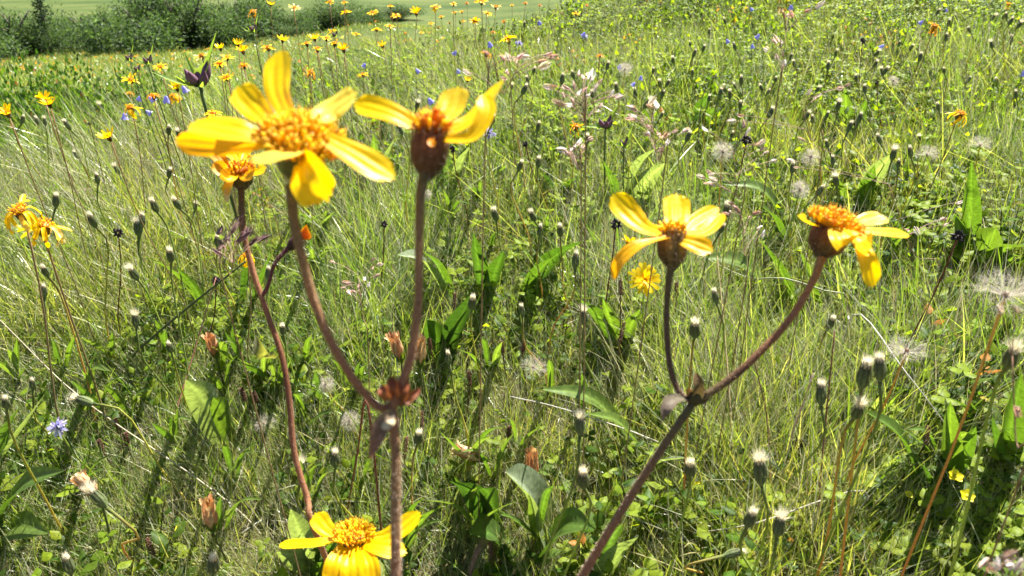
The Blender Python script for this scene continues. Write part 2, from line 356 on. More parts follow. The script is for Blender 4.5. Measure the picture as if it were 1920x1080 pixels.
# plant A: two heads on one forked stem
dA = .262
jA = at(735, 762, dA); bA = ground_below(at(742, 1080, dA), .004, .03)
rootA = empty('arnica_plant', bA); o0 = bA
tag(rootA, 'nearest arnica, brown forked stem carrying the biggest yellow flower and a brown-cupped one', 'arnica', 'arnica flowers in the meadow')
stem_obj(rootA, o0, [jA, at(742, 850, dA), at(742, 960, dA), at(742, 1080, dA), at(742, 1300, dA + .01), bA], [.0017, .00165, .0017, .0018, .0019, .002], np.array([BR, BR2, BR, BR2]), 2200)
stem_obj(rootA, o0, [at(547, 345, .25), at(550, 405, .25), at(568, 490, .252), at(598, 590, .255), at(645, 685, .258), at(705, 760, .262), jA], [.0021, .0016, .00145, .0014, .00135, .0014], np.array([GB, BR2, BR, BR]), 1000)
stem_obj(rootA, o0, [at(797, 322, dA), at(788, 372, dA), at(786, 470, dA), at(783, 580, dA), at(770, 670, dA), at(750, 725, dA), jA], [.0019, .0016, .0015, .00155, .0017, .0018], np.array([GB, BR2, BR, BR]), 1000)
axA = nrm(Up * .8 + TC * .62 + Rt * .28)
d1 = .25; cA = at(560, 285, d1)
cA = at(564, 276, d1 + .004)
pa = [([(540, 214, .003), (522, 165, .014), (524, 98, .022)], 52, TC * 1 + Up * .2 - Rt * .25, {}),
      ([(506, 230, .002), (480, 205, .01), (446, 165, .014)], 50, TC * .9 + Up * .5 - Rt * .2, {'cup': .25}),
      ([(596, 226, .001), (622, 208, .006), (666, 176, .004)], 62, TC * .8 + Up * .75 + Rt * .1, {'col': (.95, .80, .12), 'cup': .1}),  # upper-right petal: sun glare painted in as a lighter yellow
      ([(508, 262, .0), (440, 246, -.002), (362, 232, .003)], 62, Up * .8 + TC * .75, {'cup': .12}),
      ([(500, 268, .010), (410, 272, .012), (332, 266, .014)], 40, TC * 1 - Up * .3, {'col': (.85, .40, .004)}),
      ([(604, 256, -.002), (665, 290, -.004), (736, 334, -.004)], 50, Up * .6 + TC * .9 + Rt * .1, {}),
      ([(556, 286, -.006), (528, 288, -.014), (480, 305, -.020)], 60, Up * 1.0 + TC * .6 - Rt * .1, {'col': (.86, .62, .08), 'cup': .05}),  # petal towards the viewer: paler colour stands in for its glancing sun reflection
      ([(568, 300, -.006), (584, 332, -.014), (612, 372, -.014)], 70, TC * .95 - Rt * .25 - Up * .1, {'cup': .45})]
fg_head(rootA, o0, cA, axA, .0072, .0135, .0128, .0070, 300, pa, d1, (.12, .12, .035), (.17, .12, .035))
# involucre top of second head
axB = nrm(Up * .95 + TC * .12 + Rt * .10)
cB = at(808, 252, dA)
pb = [([(790, 243, 0), (738, 214, -.002), (668, 192, .002)], 42, Up * .7 + TC * .8 + Rt * .2, {'roll': .5}),
      ([(822, 240, .006), (845, 205, .012), (858, 166, .016)], 52, TC * .85 + Up * .5 - Rt * .2, {'col': (.86, .60, .03)}),
      ([(835, 248, .002), (885, 222, .004), (942, 152, .010)], 38, TC * 1 + Up * .3 - Rt * .4, {'roll': .6}),
      ([(832, 262, -.004), (885, 256, -.006), (912, 212, -.004), (906, 180, .0)], 30, TC * .8 + Up * .5, {'cup': .3}),
      ([(812, 258, -.007), (808, 268, -.010), (815, 274, -.011)], 11, Up * .5 + TC, {'col': ORG, 'cup': .5})]
fg_head(rootA, o0, cB, axB, .0065, .0155, .0056, .0045, 80, pb, dA, (.10, .06, .035), (.22, .07, .03), (.75, .24, .006))
# dried bract and leaf at the joint
mb = MB()
for k, (a, b, w_) in enumerate([((728, 750), (716, 722), 22), ((738, 748), (735, 706), 24), ((748, 750), (762, 712), 24), ((752, 752), (788, 728), 16), ((745, 754), (775, 742), 18), ((735, 752), (752, 716), 20)]):
    sheet(mb, [at(*a, dA) - o0, at((a[0] + b[0]) / 2, (a[1] + b[1]) / 2 + 3, dA - .004 + .001 * k) - o0, at(*b, dA - .003 + .0015 * k) - o0], w_ / F * dA, TC + Up * .3 * (k % 3 - 1), 7, 4, prof=prof_round, cup=.5, wav=.3, col=np.array([(.28, .12, .04), (.22, .05, .02)]) * U(.8, 1.3), seed=k)
mb.obj('dry_bract', M_dry, rootA)
mb = MB(); sheet(mb, [at(738, 772, dA - .002) - o0, at(716, 792, dA - .007) - o0, at(705, 822, dA - .008) - o0, at(692, 866, dA - .005) - o0], 34 / F * dA, TC + Rt * .5, 10, 6, prof=prof_lance, cup=.4, col=np.array([(.16, .13, .08), (.22, .10, .09)])); mb.obj('leaf', M_dry, rootA)
mb = MB(); sheet(mb, [at(736, 785, dA - .003) - o0, at(727, 797, dA - .008) - o0, at(716, 803, dA - .009) - o0], 22 / F * dA, Up + TC, 6, 4, prof=prof_round, cup=.2, col=(.5, .42, .24)); mb.obj('leaf', M_dry, rootA)

# plant B: right forked arnica
dC = .36; jC = at(1302, 752, dC); bC = ground_below(at(1088, 1080, dC + .02), -.055, .02)
rootC = empty('arnica_plant', bC); o0 = bC
tag(rootC, 'arnica with a slanting brown stem forking into a four-petalled and a domed flower', 'arnica', 'arnica flowers in the meadow')
stem_obj(rootC, o0, [jC, at(1252, 825, dC), at(1180, 935, dC + .005), at(1092, 1080, dC + .02), at(1020, 1210, dC + .03), bC], [.0019, .0019, .002, .0022, .0023, .0024], np.array([GB, (.30, .16, .09), (.32, .16, .09)]), 1300)
stem_obj(rootC, o0, [at(1258, 502, dC), at(1252, 545, dC), at(1250, 620, dC), at(1257, 690, dC), at(1275, 738, dC), jC], [.0019, .0014, .0013, .0014, .0015], np.array([GB, (.14, .08, .05), (.11, .07, .04)]), 800)
stem_obj(rootC, o0, [at(1541, 482, dC), at(1525, 525, dC), at(1480, 600, dC), at(1405, 680, dC), at(1345, 728, dC), jC], [.0022, .0017, .0017, .0018, .0019], np.array([BR2, BR, (.12, .06, .035), GB]), 1100)
cC = at(1260, 440, dC)
pc = [([(1265, 442, .004), (1268, 405, .012), (1268, 366, .018)], 46, TC * 1 + Up * .25, {}),
      ([(1250, 440, -.002), (1206, 424, -.006), (1178, 398, -.002), (1151, 366, .002)], 40, Up * .75 + TC * .75, {'roll': .5}),
      ([(1252, 444, -.006), (1200, 458, -.012), (1165, 486, -.012), (1150, 522, -.008)], 30, Up * .6 + TC * .7 - Rt * .7, {'col': (.84, .42, .005)}),
      ([(1275, 440, .006), (1305, 412, .014), (1346, 390, .018)], 26, TC + Up * .7, {}),
      ([(1275, 442, .0), (1320, 434, .0), (1355, 402, .006)], 30, Up * .7 + TC * .8, {'roll': .4}),
      ([(1272, 448, -.004), (1300, 456, -.008), (1334, 470, -.010)], 34, Up * .5 + TC, {'col': YEL2})]
fg_head(rootC, o0, cC, nrm(Up * .97 + TC * .03 - Rt * .02), .0068, .0165, .0055, .003, 60, pc, dC, (.11, .08, .045), (.22, .10, .04))
cD = at(1562, 428, dC); axD = nrm(Up * .86 + TC * .22 + Rt * .32)
pd_ = [([(1535, 425, -.002), (1516, 418, -.006), (1497, 405, -.006)], 26, Up + TC * .5, {'cup': .3}),
       ([(1600, 420, .004), (1632, 412, .008), (1660, 408, .010)], 36, Up * .8 + TC * .7, {'col': (.86, .60, .04)}),
       ([(1605, 432, .0), (1650, 436, .0), (1702, 440, .004)], 28, Up * .8 + TC * .6, {}),
       ([(1568, 428, -.010), (1582, 445, -.018), (1588, 458, -.018)], 50, TC + Up * .7 - Rt * .1, {'teeth': .04}),
       ([(1592, 434, -.006), (1614, 450, -.014), (1632, 464, -.014)], 52, TC + Up * .6 + Rt * .3, {}),
       ([(1600, 446, -.008), (1622, 480, -.016), (1636, 536, -.014)], 34, TC + Rt * .2 + Up * .1, {'cup': .25})]
fg_head(rootC, o0, cD, axD, .0086, .0150, .0118, .0050, 230, pd_, dC, (.10, .06, .035), (.24, .07, .03), (.84, .38, .006))
mb = MB()
for k, (a, b, w_) in enumerate([((1300, 755), (1290, 728), 20), ((1305, 752), (1305, 700), 22), ((1310, 756), (1322, 735), 18)]):
    sheet(mb, [at(*a, dC) - o0, at((a[0] + b[0]) / 2 + 4, (a[1] + b[1]) / 2, dC - .004 * (k % 2)) - o0, at(*b, dC - .002) - o0], w_ / F * dC, TC + Rt * (k - 1) * .5, 6, 4, prof=prof_round, cup=.5, col=np.array([(.10, .09, .035), (.13, .07, .03)]), seed=k)
blob(mb, at(1303, 760, dC) - o0, Up, .008, .0036, [.5, 1, .9, .4], 10, 5, (.10, .085, .03)); mb.obj('bud', M_stem, rootC)
mb = MB(); sheet(mb, [at(1295, 748, dC) - o0, at(1262, 750, dC - .006) - o0, at(1248, 768, dC - .01) - o0, at(1238, 796, dC - .008) - o0], 26 / F * dC, Up + TC * .5 + Rt * .4, 10, 6, prof=prof_lance, cup=.4, col=np.array([(.10, .09, .05), (.17, .12, .10)])); mb.obj('leaf', M_stem, rootC)

# plant C: third stem with the wilting head behind the biggest flower
dE = .50; bE = ground_below(at(590, 965, dE), .02, .03)
rootE = empty('arnica_plant', bE); o0 = bE
tag(rootE, 'arnica on a thin reddish stem with a wilting orange flower behind the biggest bloom', 'arnica', 'arnica flowers in the meadow')
stem_obj(rootE, o0, [at(452, 348, dE), at(455, 420, dE), at(472, 500, dE), at(500, 585, dE), at(528, 665, dE), at(543, 755, dE), at(552, 850, dE), at(578, 940, dE), at(592, 1000, dE + .005), bE], [.0022, .0018, .0018, .0019, .0019, .002, .002], np.array([(.10, .08, .03), BR, (.2, .08, .04), BR, BR2]), 1500)
stem_obj(rootE, o0, [at(543, 462, dE), at(515, 495, dE), at(503, 535, dE), at(491, 556, dE)], [.0016, .0012, .0012, .0014], np.array([(.13, .05, .05), (.22, .07, .06)]), 300)
mb = MB(); involucre_mesh(mb, at(562, 447, dE) - o0, nrm(at(575, 432, dE) - at(543, 462, dE)), .0042, .0105, (.06, .03, .03), (.12, .04, .03)); hb = mb.obj('flower_head', M_stem, rootE)
mb = MB()
for k in range(9):
    s_ = (k - 4) * 2.2; sheet(mb, [at(562 + s_ * .3, 447, dE) - o0, at(573 + s_ * .6, 440 + s_ * .8, dE - .002) - o0, at(580 + s_ * .5, 432 + s_ * 1.2, dE - .003) - o0], .0022, TC, 4, 2, col=v3(ORG), cup=.3)
mb.obj('petal', M_petal, hb)
pe = [([(432, 318, 0), (415, 302, -.004), (398, 286, -.002)], 22, TC + Up, {'col': ORG, 'cup': .4}), ([(436, 322, 0), (420, 322, -.010), (402, 305, -.012)], 22, TC + Up * .4, {'col': (.8, .36, .006), 'cup': .4}),
      ([(445, 325, -.004), (432, 332, -.014), (415, 320, -.018)], 22, TC + Up * .4, {'col': YEL2}), ([(455, 325, -.004), (462, 330, -.014), (476, 322, -.018)], 22, TC + Up * .4, {'col': (.8, .38, .006)}),
      ([(462, 320, 0), (480, 322, -.006), (498, 314, -.006)], 26, TC + Up, {'col': YEL2}), ([(466, 312, .002), (485, 300, .002), (500, 300, .004)], 22, TC + Up, {'col': ORG}),
      ([(440, 328, -.006), (430, 345, -.012), (420, 362, -.010)], 18, TC - Rt * .5, {'col': YEL2}), ([(432, 332, -.006), (428, 358, -.012), (424, 378, -.008)], 14, TC - Rt * .5, {'col': (.7, .5, .3)}),
      ([(445, 305, .006), (440, 292, .010), (425, 285, .012)], 22, TC + Up, {'col': YEL}), ([(455, 305, .006), (462, 290, .012), (470, 284, .012)], 22, TC + Up, {'col': YEL2})]
fg_head(rootE, o0, at(451, 324, dE), nrm(Up * .9 + TC * .35), .0072, .0115, .0085, .0045, 110, pe, dE, (.07, .08, .025), (.10, .07, .03), (.62, .20, .008))
mb = MB(); sheet(mb, [at(520, 672, dE) - o0, at(500, 668, dE - .012) - o0, at(486, 650, dE - .016) - o0, at(480, 628, dE - .012) - o0], 26 / F * dE, Up * .5 + TC - Rt * .4, 10, 6, prof=prof_lance, cup=.5, col=np.array([(.16, .16, .11), (.13, .13, .07)])); mb.obj('leaf', M_leaf, rootE)

# plant D: arnica at the bottom edge
dF = .47; cF = at(663, 1008, dF); bF = ground_below(cF, .01, .03)
rootF = empty('arnica_plant', bF); o0 = bF
tag(rootF, 'yellow arnica with a full orange disc cut by the bottom edge behind the stem', 'arnica', 'arnica flowers in the meadow')
stem_obj(rootF, o0, [at(663, 1040, dF), at(665, 1100, dF), bF], [.0022, .0018, .002], np.array([GB, BR2]), 200)
pf = [([(632, 1012, 0), (590, 1018, -.003), (525, 1022, .0)], 22, Up + TC * .5, {}), ([(632, 1005, .002), (608, 988, .004), (592, 964, .006)], 32, Up * .4 + TC + Rt * .5, {}),
      ([(645, 1022, -.006), (632, 1055, -.018), (625, 1092, -.022)], 38, TC + Up * .5, {'col': YEL2}), ([(662, 1024, -.008), (660, 1060, -.02), (662, 1100, -.024)], 36, TC + Up * .4, {}),
      ([(684, 1020, -.006), (718, 1028, -.012), (760, 1036, -.012)], 34, Up + TC * .7, {}), ([(690, 1010, 0), (730, 1005, .002), (786, 962, .008)], 30, Up * .6 + TC + Rt * .1, {}),
      ([(680, 1024, -.008), (695, 1055, -.018), (700, 1090, -.022)], 26, TC + Up * .4, {'col': YEL2})]
fg_head(rootF, o0, cF, nrm(Up * .95 + TC * .2), .0085, .012, .0120, .0055, 220, pf, dF, (.06, .06, .02), (.10, .07, .025), (.85, .45, .006))

# ---- mid-distance arnicas: petals are real parts; the smallest ones keep the head in one mesh
def petal_shape(kind, wid=.0075, L=.023, col=YEL):
    mb = MB()
    if kind == 'open': P = [(.004, 0, 0), (.5 * L, 0, .003 * U(.2, 1.5)), (L, 0, U(-.003, .005))]
    elif kind == 'up': P = [(.004, 0, 0), (.45 * L, 0, .009), (.8 * L, 0, .016)]
    else: P = [(.004, 0, 0), (.45 * L, 0, -.001), (.62 * L, 0, -.011), (.60 * L, 0, -.019)]
    sheet(mb, P, wid, (0, 0, 1), 6, 4, prof=prof_petal, cup=.25, ridge=.12, col=np.array([YEL2, col]), teeth=.08, roll=U(-.3, .3)); return mb
PET = {k: [petal_shape(k, U(.005, .008), U(.018, .025)).mesh('petal', M_petal) for _ in range(4)] for k in ('open', 'up', 'droop')}
PET['ragged'] = [petal_shape(random.choice(['droop', 'droop', 'open']), U(.004, .007), U(.017, .026), random.choice([YEL, YEL, (.85, .75, .4)])).mesh('petal', M_petal) for _ in range(8)]
PET['worn'] = [petal_shape(random.choice(['droop', 'open']), U(.0025, .004), U(.014, .022), ORG).mesh('petal', M_petal) for _ in range(5)]
PET['pale'] = [petal_shape('open', U(.005, .007), U(.018, .024), (.8, .7, .4)).mesh('petal', M_petal) for _ in range(4)]
CUP = []; DSC = []
for k in range(3):
    mb = MB(); involucre_mesh(mb, (0, 0, 0), (0, 0, 1), .0058, .012, (.12, .11, .04), (.2, .11, .045), 9); CUP.append(mb.mesh('flower_head', M_stem))
    mb = MB(); disc_mesh(mb, (0, 0, .001), (0, 0, 1), .0078, .004, 40, (.80, .34, .008)); DSC.append(mb.mesh('disc', M_disc))
def joined_head(kind):
    mb = MB(); involucre_mesh(mb, (0, 0, 0), (0, 0, 1), .0055, .012, (.06, .05, .02), (.1, .05, .02), 0); disc_mesh(mb, (0, 0, .001), (0, 0, 1), .008, .004, 14, (.80, .34, .008), wr=.0014)
    n = random.randint(9, 12)
    for k in range(n):
        t = 6.283 * k / n + U(-.15, .15); L = U(.017, .025); d = np.array([math.cos(t), math.sin(t), 0]); dz = {'open': U(-.004, .006), 'up': .014, 'droop': -.015, 'worn': U(-.01, .004), 'pale': .004}[kind]
        sheet(mb, [d * .004, d * L * .5 + (0, 0, .003), d * L * (.7 if kind == 'droop' else 1) + (0, 0, dz)], U(.005, .008) * (.5 if kind == 'worn' else 1), (0, 0, 1), 3, 2, prof=prof_petal, col={'worn': ORG, 'pale': (.8, .7, .4)}.get(kind, YEL))
    return mb.mesh('flower_head', M_petal)
JH = {k: [joined_head(k) for _ in range(3)] for k in ('open', 'up', 'droop', 'worn', 'pale')}
def mat_axis(ax, spin, sc_, loc):
    z = Vector([float(q) for q in nrm(ax)]); q = z.to_track_quat('Z', 'Y'); M = q.to_matrix().to_4x4() @ Matrix.Rotation(spin, 4, 'Z') @ Matrix.Diagonal((sc_, sc_, sc_, 1)); M.translation = Vector([float(a) for a in loc]); return M
def simple_stem(root, top, H, r, col, leanxy, name='stem', mat=None, n=5):
    """root at the ground, local coordinates; top is the local point under the head"""
    P = spline([(0, 0, -.01), (leanxy[0] * .2, leanxy[1] * .2, top[2] * .33), (top[0] * .7 - leanxy[0] * .0, top[1] * .7, top[2] * .72), top], 9)
    mb = MB(); tube(mb, P, [r * 1.15, r, r * .85, r * .95], n, np.array([col[0], col[-1]])); return mb.obj(name, mat or M_stem, root)
def arnica(px, py, wpx, kind='open', H=None, phrase=None, label=None):
    H_given = H is not None and wpx > 38
    dw = min(3.6, .050 * F / wpx * U(.9, 1.08)); p = at(px, py, dw); h_ = p[2] - tz(p[0], p[1])
    if H_given or h_ < (.22 if py < 120 else .15): p, d = place(px, py, H if H_given else .22 if py < 120 else .16)
    elif h_ > .34: p, d = place(px, py, .32)
    else: d = dw
    if d > 4.6: d = U(3.2, 4.2); p = at(px, py, d)
    s_ = max(.45, min(1.6, (wpx / F * d) / .054)); lx, ly = U(-.03, .03), U(-.02, .04)
    b = ground_below(p, lx, ly); root = empty('arnica_plant', b); loc = p - b
    ax = nrm((-lx * 2 + U(-.25, .25), -ly + U(-.35, .1), 1)); spin = U(0, 6.28); Mx = mat_axis(ax, spin, s_, loc)
    simple_stem(root, loc - ax * .011 * s_, 0, .0011 * s_ ** .5, [(.22, .22, .07), (.32, .20, .10)], (U(-.02, .02), U(-.02, .02)))
    if wpx >= 20:
        h = inst('flower_head', random.choice(CUP), root, Mx); inst('disc', random.choice(DSC), h)
        n = random.randint(9, 12) if kind != 'worn' else random.randint(8, 14)
        for k in range(n): inst('petal', random.choice(PET[kind]), h, Matrix.Rotation(6.283 * k / n + U(-.2, .2), 4, 'Z') @ Matrix.Rotation(U(-.35, .4), 4, 'Y') @ Matrix.Rotation(U(-.5, .5), 4, 'X'))
    else: inst('flower_head', random.choice(JH[kind]), root, Mx)
    look = {'open': 'open yellow', 'up': 'half-closed yellow', 'droop': 'drooping-petalled yellow', 'worn': 'withering orange', 'ragged': 'ragged yellow', 'pale': 'pale-petalled'}[kind]
    size = 'tiny' if wpx < 20 else 'small' if wpx < 30 else 'mid-sized'
    tag(root, label or locate('%s %s arnica' % (size, look), px, py), 'arnica', 'arnica flowers in the meadow'); return root
ARN = [(245, 203, 48, 'ragged', .26), (14, 213, 44, 'up', .33), (245, 150, 38, 'open'), (243, 176, 30, 'worn'), (325, 180, 36, 'droop'), (203, 257, 14, 'up', .26), (84, 186, 22, 'up', .27), (92, 195, 14, 'up', .24), (455, 96, 32, 'up'), (503, 90, 34, 'open'),
       (470, 143, 27, 'droop'), (378, 105, 34, 'pale'), (1800, 214, 58, 'ragged', .24), (1752, 50, 42, 'worn', .3), (1891, 8, 22, 'worn', .22), (952, 73, 42, 'open', .3), (912, 100, 32, 'worn', .3), (680, 140, 27, 'open', .25), (717, 86, 25, 'up', .27), (648, 23, 26, 'open'),
       (698, 24, 28, 'open'), (732, 12, 18, 'open'), (743, 30, 27, 'open'), (780, 24, 30, 'up'), (816, 15, 28, 'open'), (668, 64, 22, 'open'), (706, 55, 24, 'open'), (644, 93, 20, 'up'), (827, 32, 18, 'open'), (853, 24, 18, 'open'), (903, 3, 32, 'open'), (888, 40, 24, 'open'),
       (930, 13, 26, 'pale'), (914, 25, 22, 'open'), (893, 40, 20, 'up'), (808, 44, 16, 'open'), (822, 52, 16, 'open'), (732, 50, 14, 'open'), (1080, 26, 22, 'open', .27), (623, 60, 27, 'open'), (645, 5, 16, 'open'), (618, 4, 20, 'open'), (552, 15, 28, 'pale'), (474, 22, 30, 'worn'),
       (590, 72, 16, 'up'), (612, 72, 12, 'open'), (583, 136, 20, 'worn', .25), (446, 82, 12, 'up'), (413, 90, 9, 'up'), (426, 108, 8, 'open'), (300, 126, 16, 'open'), (412, 120, 14, 'open'), (331, 165, 13, 'up', .3), (288, 180, 13, 'worn', .25), (457, 123, 14, 'worn'), (400, 213, 16, 'open', .2),
       (866, 22, 16, 'open'), (843, 43, 14, 'open'), (868, 40, 16, 'open'), (945, 40, 18, 'worn'), (960, 10, 14, 'open'), (985, 6, 16, 'worn'), (1012, 10, 12, 'worn'), (877, 150, 10, 'up', .2), (575, 82, 12, 'open'), (627, 82, 14, 'open'), (595, 92, 10, 'open'), (508, 8, 12, 'up'),
       (530, 75, 12, 'up'), (425, 146, 8, 'open', .2), (760, 62, 12, 'worn'), (790, 62, 14, 'open'), (850, 8, 16, 'open'), (875, 6, 14, 'worn'), (925, 60, 12, 'worn'), (1100, 10, 8, 'worn', .2), (1125, 104, 12, 'worn', .22)]
for a in ARN: arnica(*a[:4], H=a[4] if len(a) > 4 else None)
arnica(36, 396, 100, 'ragged', .30, label='taller arnica of the drooping pair, seen from below with a green cup')
arnica(82, 424, 104, 'ragged', .27, label='lower arnica of the drooping pair, with bleached petal tips')
arnica(462, 480, 50, 'droop', .20, label='low arnica hanging behind the thin reddish stem')
arnica(1080, 238, 44, 'worn', .22, label='ragged yellow arnica beside the open dark gentian')
arnica(1178, 455, 24, 'up', .2, label='closed yellow arnica bud behind the four-petalled arnica')

# ------------------------------------------------------------------ closed hawkbit heads with a cream tuft
def hawk_parts(style):
    mb = MB(); blob(mb, (0, 0, -.014), (0, 0, 1), .015, .0038, [.3, .85, 1.0, .88, .72], 9, 6, np.array([(.20, .25, .09), (.16, .18, .09)]))
    for k in range(9):
        t = 6.283 * k / 9; rd = np.array([math.cos(t), math.sin(t), 0]); sheet(mb, [rd * .0015 + (0, 0, -.0135), rd * .0042 + (0, 0, -.008), rd * .0040 + (0, 0, -.003), rd * .0030 + (0, 0, .0025)], .0022, rd, 4, 2, cup=-.2, col=np.array([(.22, .28, .10), (.10, .11, .06)]))
    cup = mb.mesh('bud', M_stem); mb = MB(); open_ = {'tight': .12, 'loose': .45, 'burst': 1.0}[style]
    blob(mb, (0, 0, -.001), (0, 0, 1), .006 if style != 'burst' else .004, .0029, [.8, 1, .95, .45], 8, 5, np.array([(.6, .44, .22), (.85, .80, .62)]))
    V = []; Fc = []
    for k in range(170 if style != 'tight' else 90):
        t = U(0, 6.28); q = U(0, open_) if random.random() < .6 else U(0, open_ * .4); d = np.array([math.cos(t) * math.sin(q), math.sin(t) * math.sin(q), math.cos(q)]); b = np.array([math.cos(t), math.sin(t), 0]) * .002 * U(.3, 1.2) + (0, 0, .002); L = U(.004, .0075) * (1.35 if style == 'burst' else 1)
        s_ = nrm(np.cross(d, rng.normal(size=3))) * .00016; V += [b + s_, b - s_, b + d * L]; Fc.append((3 * k, 3 * k + 1, 3 * k + 2))
    mb.add(V, Fc, (.80, .74, .56)); return cup, mb.mesh('seed_tuft', M_fluff)
HK = {s_: [hawk_parts(s_) for _ in range(3)] for s_ in ('tight', 'loose', 'burst')}
STC = [[(.34, .38, .06), (.32, .42, .07)], [(.62, .42, .06), (.42, .42, .06)], [(.58, .27, .08), (.50, .36, .08)], [(.25, .32, .06), (.25, .32, .07)]]
HGRP = 'closed hawkbit seed heads on bare stalks'
def hawkbit(px, py, style='tight', H=None, tilt=None, sz=1.0, base=None):
    if H is None: H = U(.13, .24) if py > 140 else U(.15, .22)
    p, d = place(px, py, H)
    if d > 4.5: return
    b = ground_below(p, U(-.035, .035), U(-.01, .04)) if base is None else place(*base, .0)[0] - (0, 0, .01)
    root = empty('hawkbit', b); loc = p - b
    ax = nrm(tilt if tilt is not None else (-(b - p)[0] * 4 + U(-.5, .5) * (.4 + .6 * (d > 1)), U(-.4, .3), 1)); s_ = sz * U(.68, 1.1) * (1 + .15 * (d > 1.6))
    k = random.randrange(3); cup, tf = HK[style][k]; M = mat_axis(ax, U(0, 6), s_, loc)
    inst('bud', cup, root, M); inst('seed_tuft', tf, root, M)
    c = random.choice(STC); P = spline([(0, 0, 0), loc * .4 + (U(-.01, .01), 0, 0), loc - ax * .045 + (U(-.004, .004), 0, 0), loc - ax * .013 * s_], 9)
    mb = MB(); tube(mb, P, [.0011, .0010, .0009, .0014], 5, np.array([c[0], c[1], (.12, .15, .04)])); mb.obj('stem', M_stem, root)
    st = {'tight': 'tight cream-tipped', 'loose': 'cream-tufted', 'burst': 'bursting fluffy'}[style]
    ln = 'right-leaning' if ax[0] > .3 else 'left-leaning' if ax[0] < -.3 else 'upright'
    tag(root, locate('%s %s hawkbit head' % (ln, st), px, py), 'hawkbit', HGRP)
def crop(L, ox, oy): return [(ox + a / 3, oy + b / 3) for a, b in L]
HL = crop([(40,240),(70,290),(120,265),(235,110),(150,170),(290,250),(470,250),(865,290),(820,360),(610,310),(625,350),(525,440),(410,430),(330,440),(290,475),(325,580),(485,510),(215,510),(235,490),(440,485),(150,545),(265,520),(765,495),(705,640),(730,660),(815,640),(880,580),(975,430),(1025,490),(1000,650),(945,700),(810,800),(845,890),(860,1000),(1100,770),(1190,850),(1280,840),(1435,590),(1340,310),(1470,390),(1765,450),(1875,520),(1615,440),(1735,240),(1820,80),(1755,90),(1440,60),(1500,120),(1220,240),(1290,260),(1090,350),(1120,390),(1145,390),(1100,290),(1610,160),(1850,210),(1485,200),(1530,90),(1850,110),(1900,130),(280,750),(35,755),(55,400),(620,930),(780,1060),(1215,910),(1330,770),(500,620)], 1280, 0)
HL += crop([(1030,130),(1045,440),(1035,490),(960,480),(1110,700),(1110,900),(1010,920),(855,660),(1755,390),(1790,460),(1840,460),(1810,520),(1500,360),(1730,570),(1650,510),(1805,640),(1865,330),(1245,430),(1300,410),(1545,480),(1410,520),(1385,770),(330,720),(430,580),(1085,390)], 640, 0)
HL += crop([(510,140),(800,140),(770,180),(1100,70),(860,60),(985,50),(955,340),(740,440),(760,700),(950,860),(1220,260),(315,30),(1510,440),(1590,760),(245,430),(245,540)], 0, 360)
HL += crop([(250,670),(205,670),(555,590),(130,660),(420,860),(955,960),(950,720),(1000,740),(650,940),(545,990),(370,690)], 0, 0)
for a, b in HL: hawkbit(a, b, random.choice(['tight', 'tight', 'loose', 'loose', 'burst']))
HB = [(886, 562, 'tight', .16), (978, 577, 'loose', .15), (1080, 480, 'tight', .17), (1095, 587, 'burst', .16), (927, 397, 'loose', .17), (997, 400, 'loose', .17), (1013, 427, 'tight', .17), (1050, 427, 'tight', .16),
      (1363, 388, 'loose', .2), (1355, 425, 'loose', .18), (1340, 550, 'loose', .18), (1303, 610, 'loose', .22), (1624, 690, 'loose', .25), (1650, 680, 'loose', .26), (1611, 762, 'burst', .22), (1540, 728, 'loose', .17), (1425, 870, 'burst', .2),
      (1410, 965, 'loose', .16), (1463, 975, 'burst', .16), (1088, 788, 'burst', .22), (1093, 890, 'loose', .18), (1294, 872, 'loose', .2), (1560, 600, 'tight', .12)]
for q in HB: hawkbit(q[0], q[1], q[2], q[3], sz=1.08)
hawkbit(1385, 1035, 'tight', .09, (1, .1, .25), base=(1290, 1085)); hawkbit(148, 748, 'burst', .13, (-1, .1, .35), 1.1, base=(385, 965)); hawkbit(175, 925, 'burst', .17, (-.5, .1, .8), 1.1, base=(260, 1060))
for q in [(400, 1050, 'tight', .18), (125, 1050, 'tight', .17), (10, 750, 'loose', .2), (565, 870, 'burst', .12), (628, 853, 'loose', .14), (785, 815, 'loose', .12), (840, 665, 'tight', .16), (1900, 660, 'burst', .3), (60, 715, 'tight', .1)]: hawkbit(*q)

# ------------------------------------------------------------------ white seed globes
def globe(r, n, flat=1.0, up=-1.0):
    mb = MB(); blob(mb, (0, 0, -.002), (0, 0, 1), .005, .0022, [.5, 1, 1, .5], 7, 4, (.25, .14, .08)); V = []; Fc = []; q = 0
    for k in range(n):
        z = U(up, 1); t = U(0, 6.28); s0 = math.sqrt(1 - z * z); d = nrm(np.array([s0 * math.cos(t), s0 * math.sin(t), z * flat])); L = r * U(.75, 1.05); s_ = nrm(np.cross(d, rng.normal(size=3)))
        b2 = nrm(d + rng.normal(size=3) * .3); e = d * L; mid = d * L * .6
        for a_, c_, w_ in ((d * .001, e, .00013),): V += [a_ + s_ * w_, a_ - s_ * w_, c_ - s_ * w_ * .5]; Fc.append((q, q + 1, q + 2)); q += 3
        for m_ in range(4):
            h = nrm(d * .8 + rng.normal(size=3) * .55); a_ = mid; c_ = mid + h * L * .42; V += [a_ + s_ * .0001, a_ - s_ * .0001, c_]; Fc.append((q, q + 1, q + 2)); q += 3
    mb.add(V, Fc, (.55, .50, .43)); return mb.mesh('seed_globe', M_fluff)
GLB = [globe(.019, 260), globe(.017, 220), globe(.024, 150, .8, -.3), globe(.022, 130, .35, -.2)]
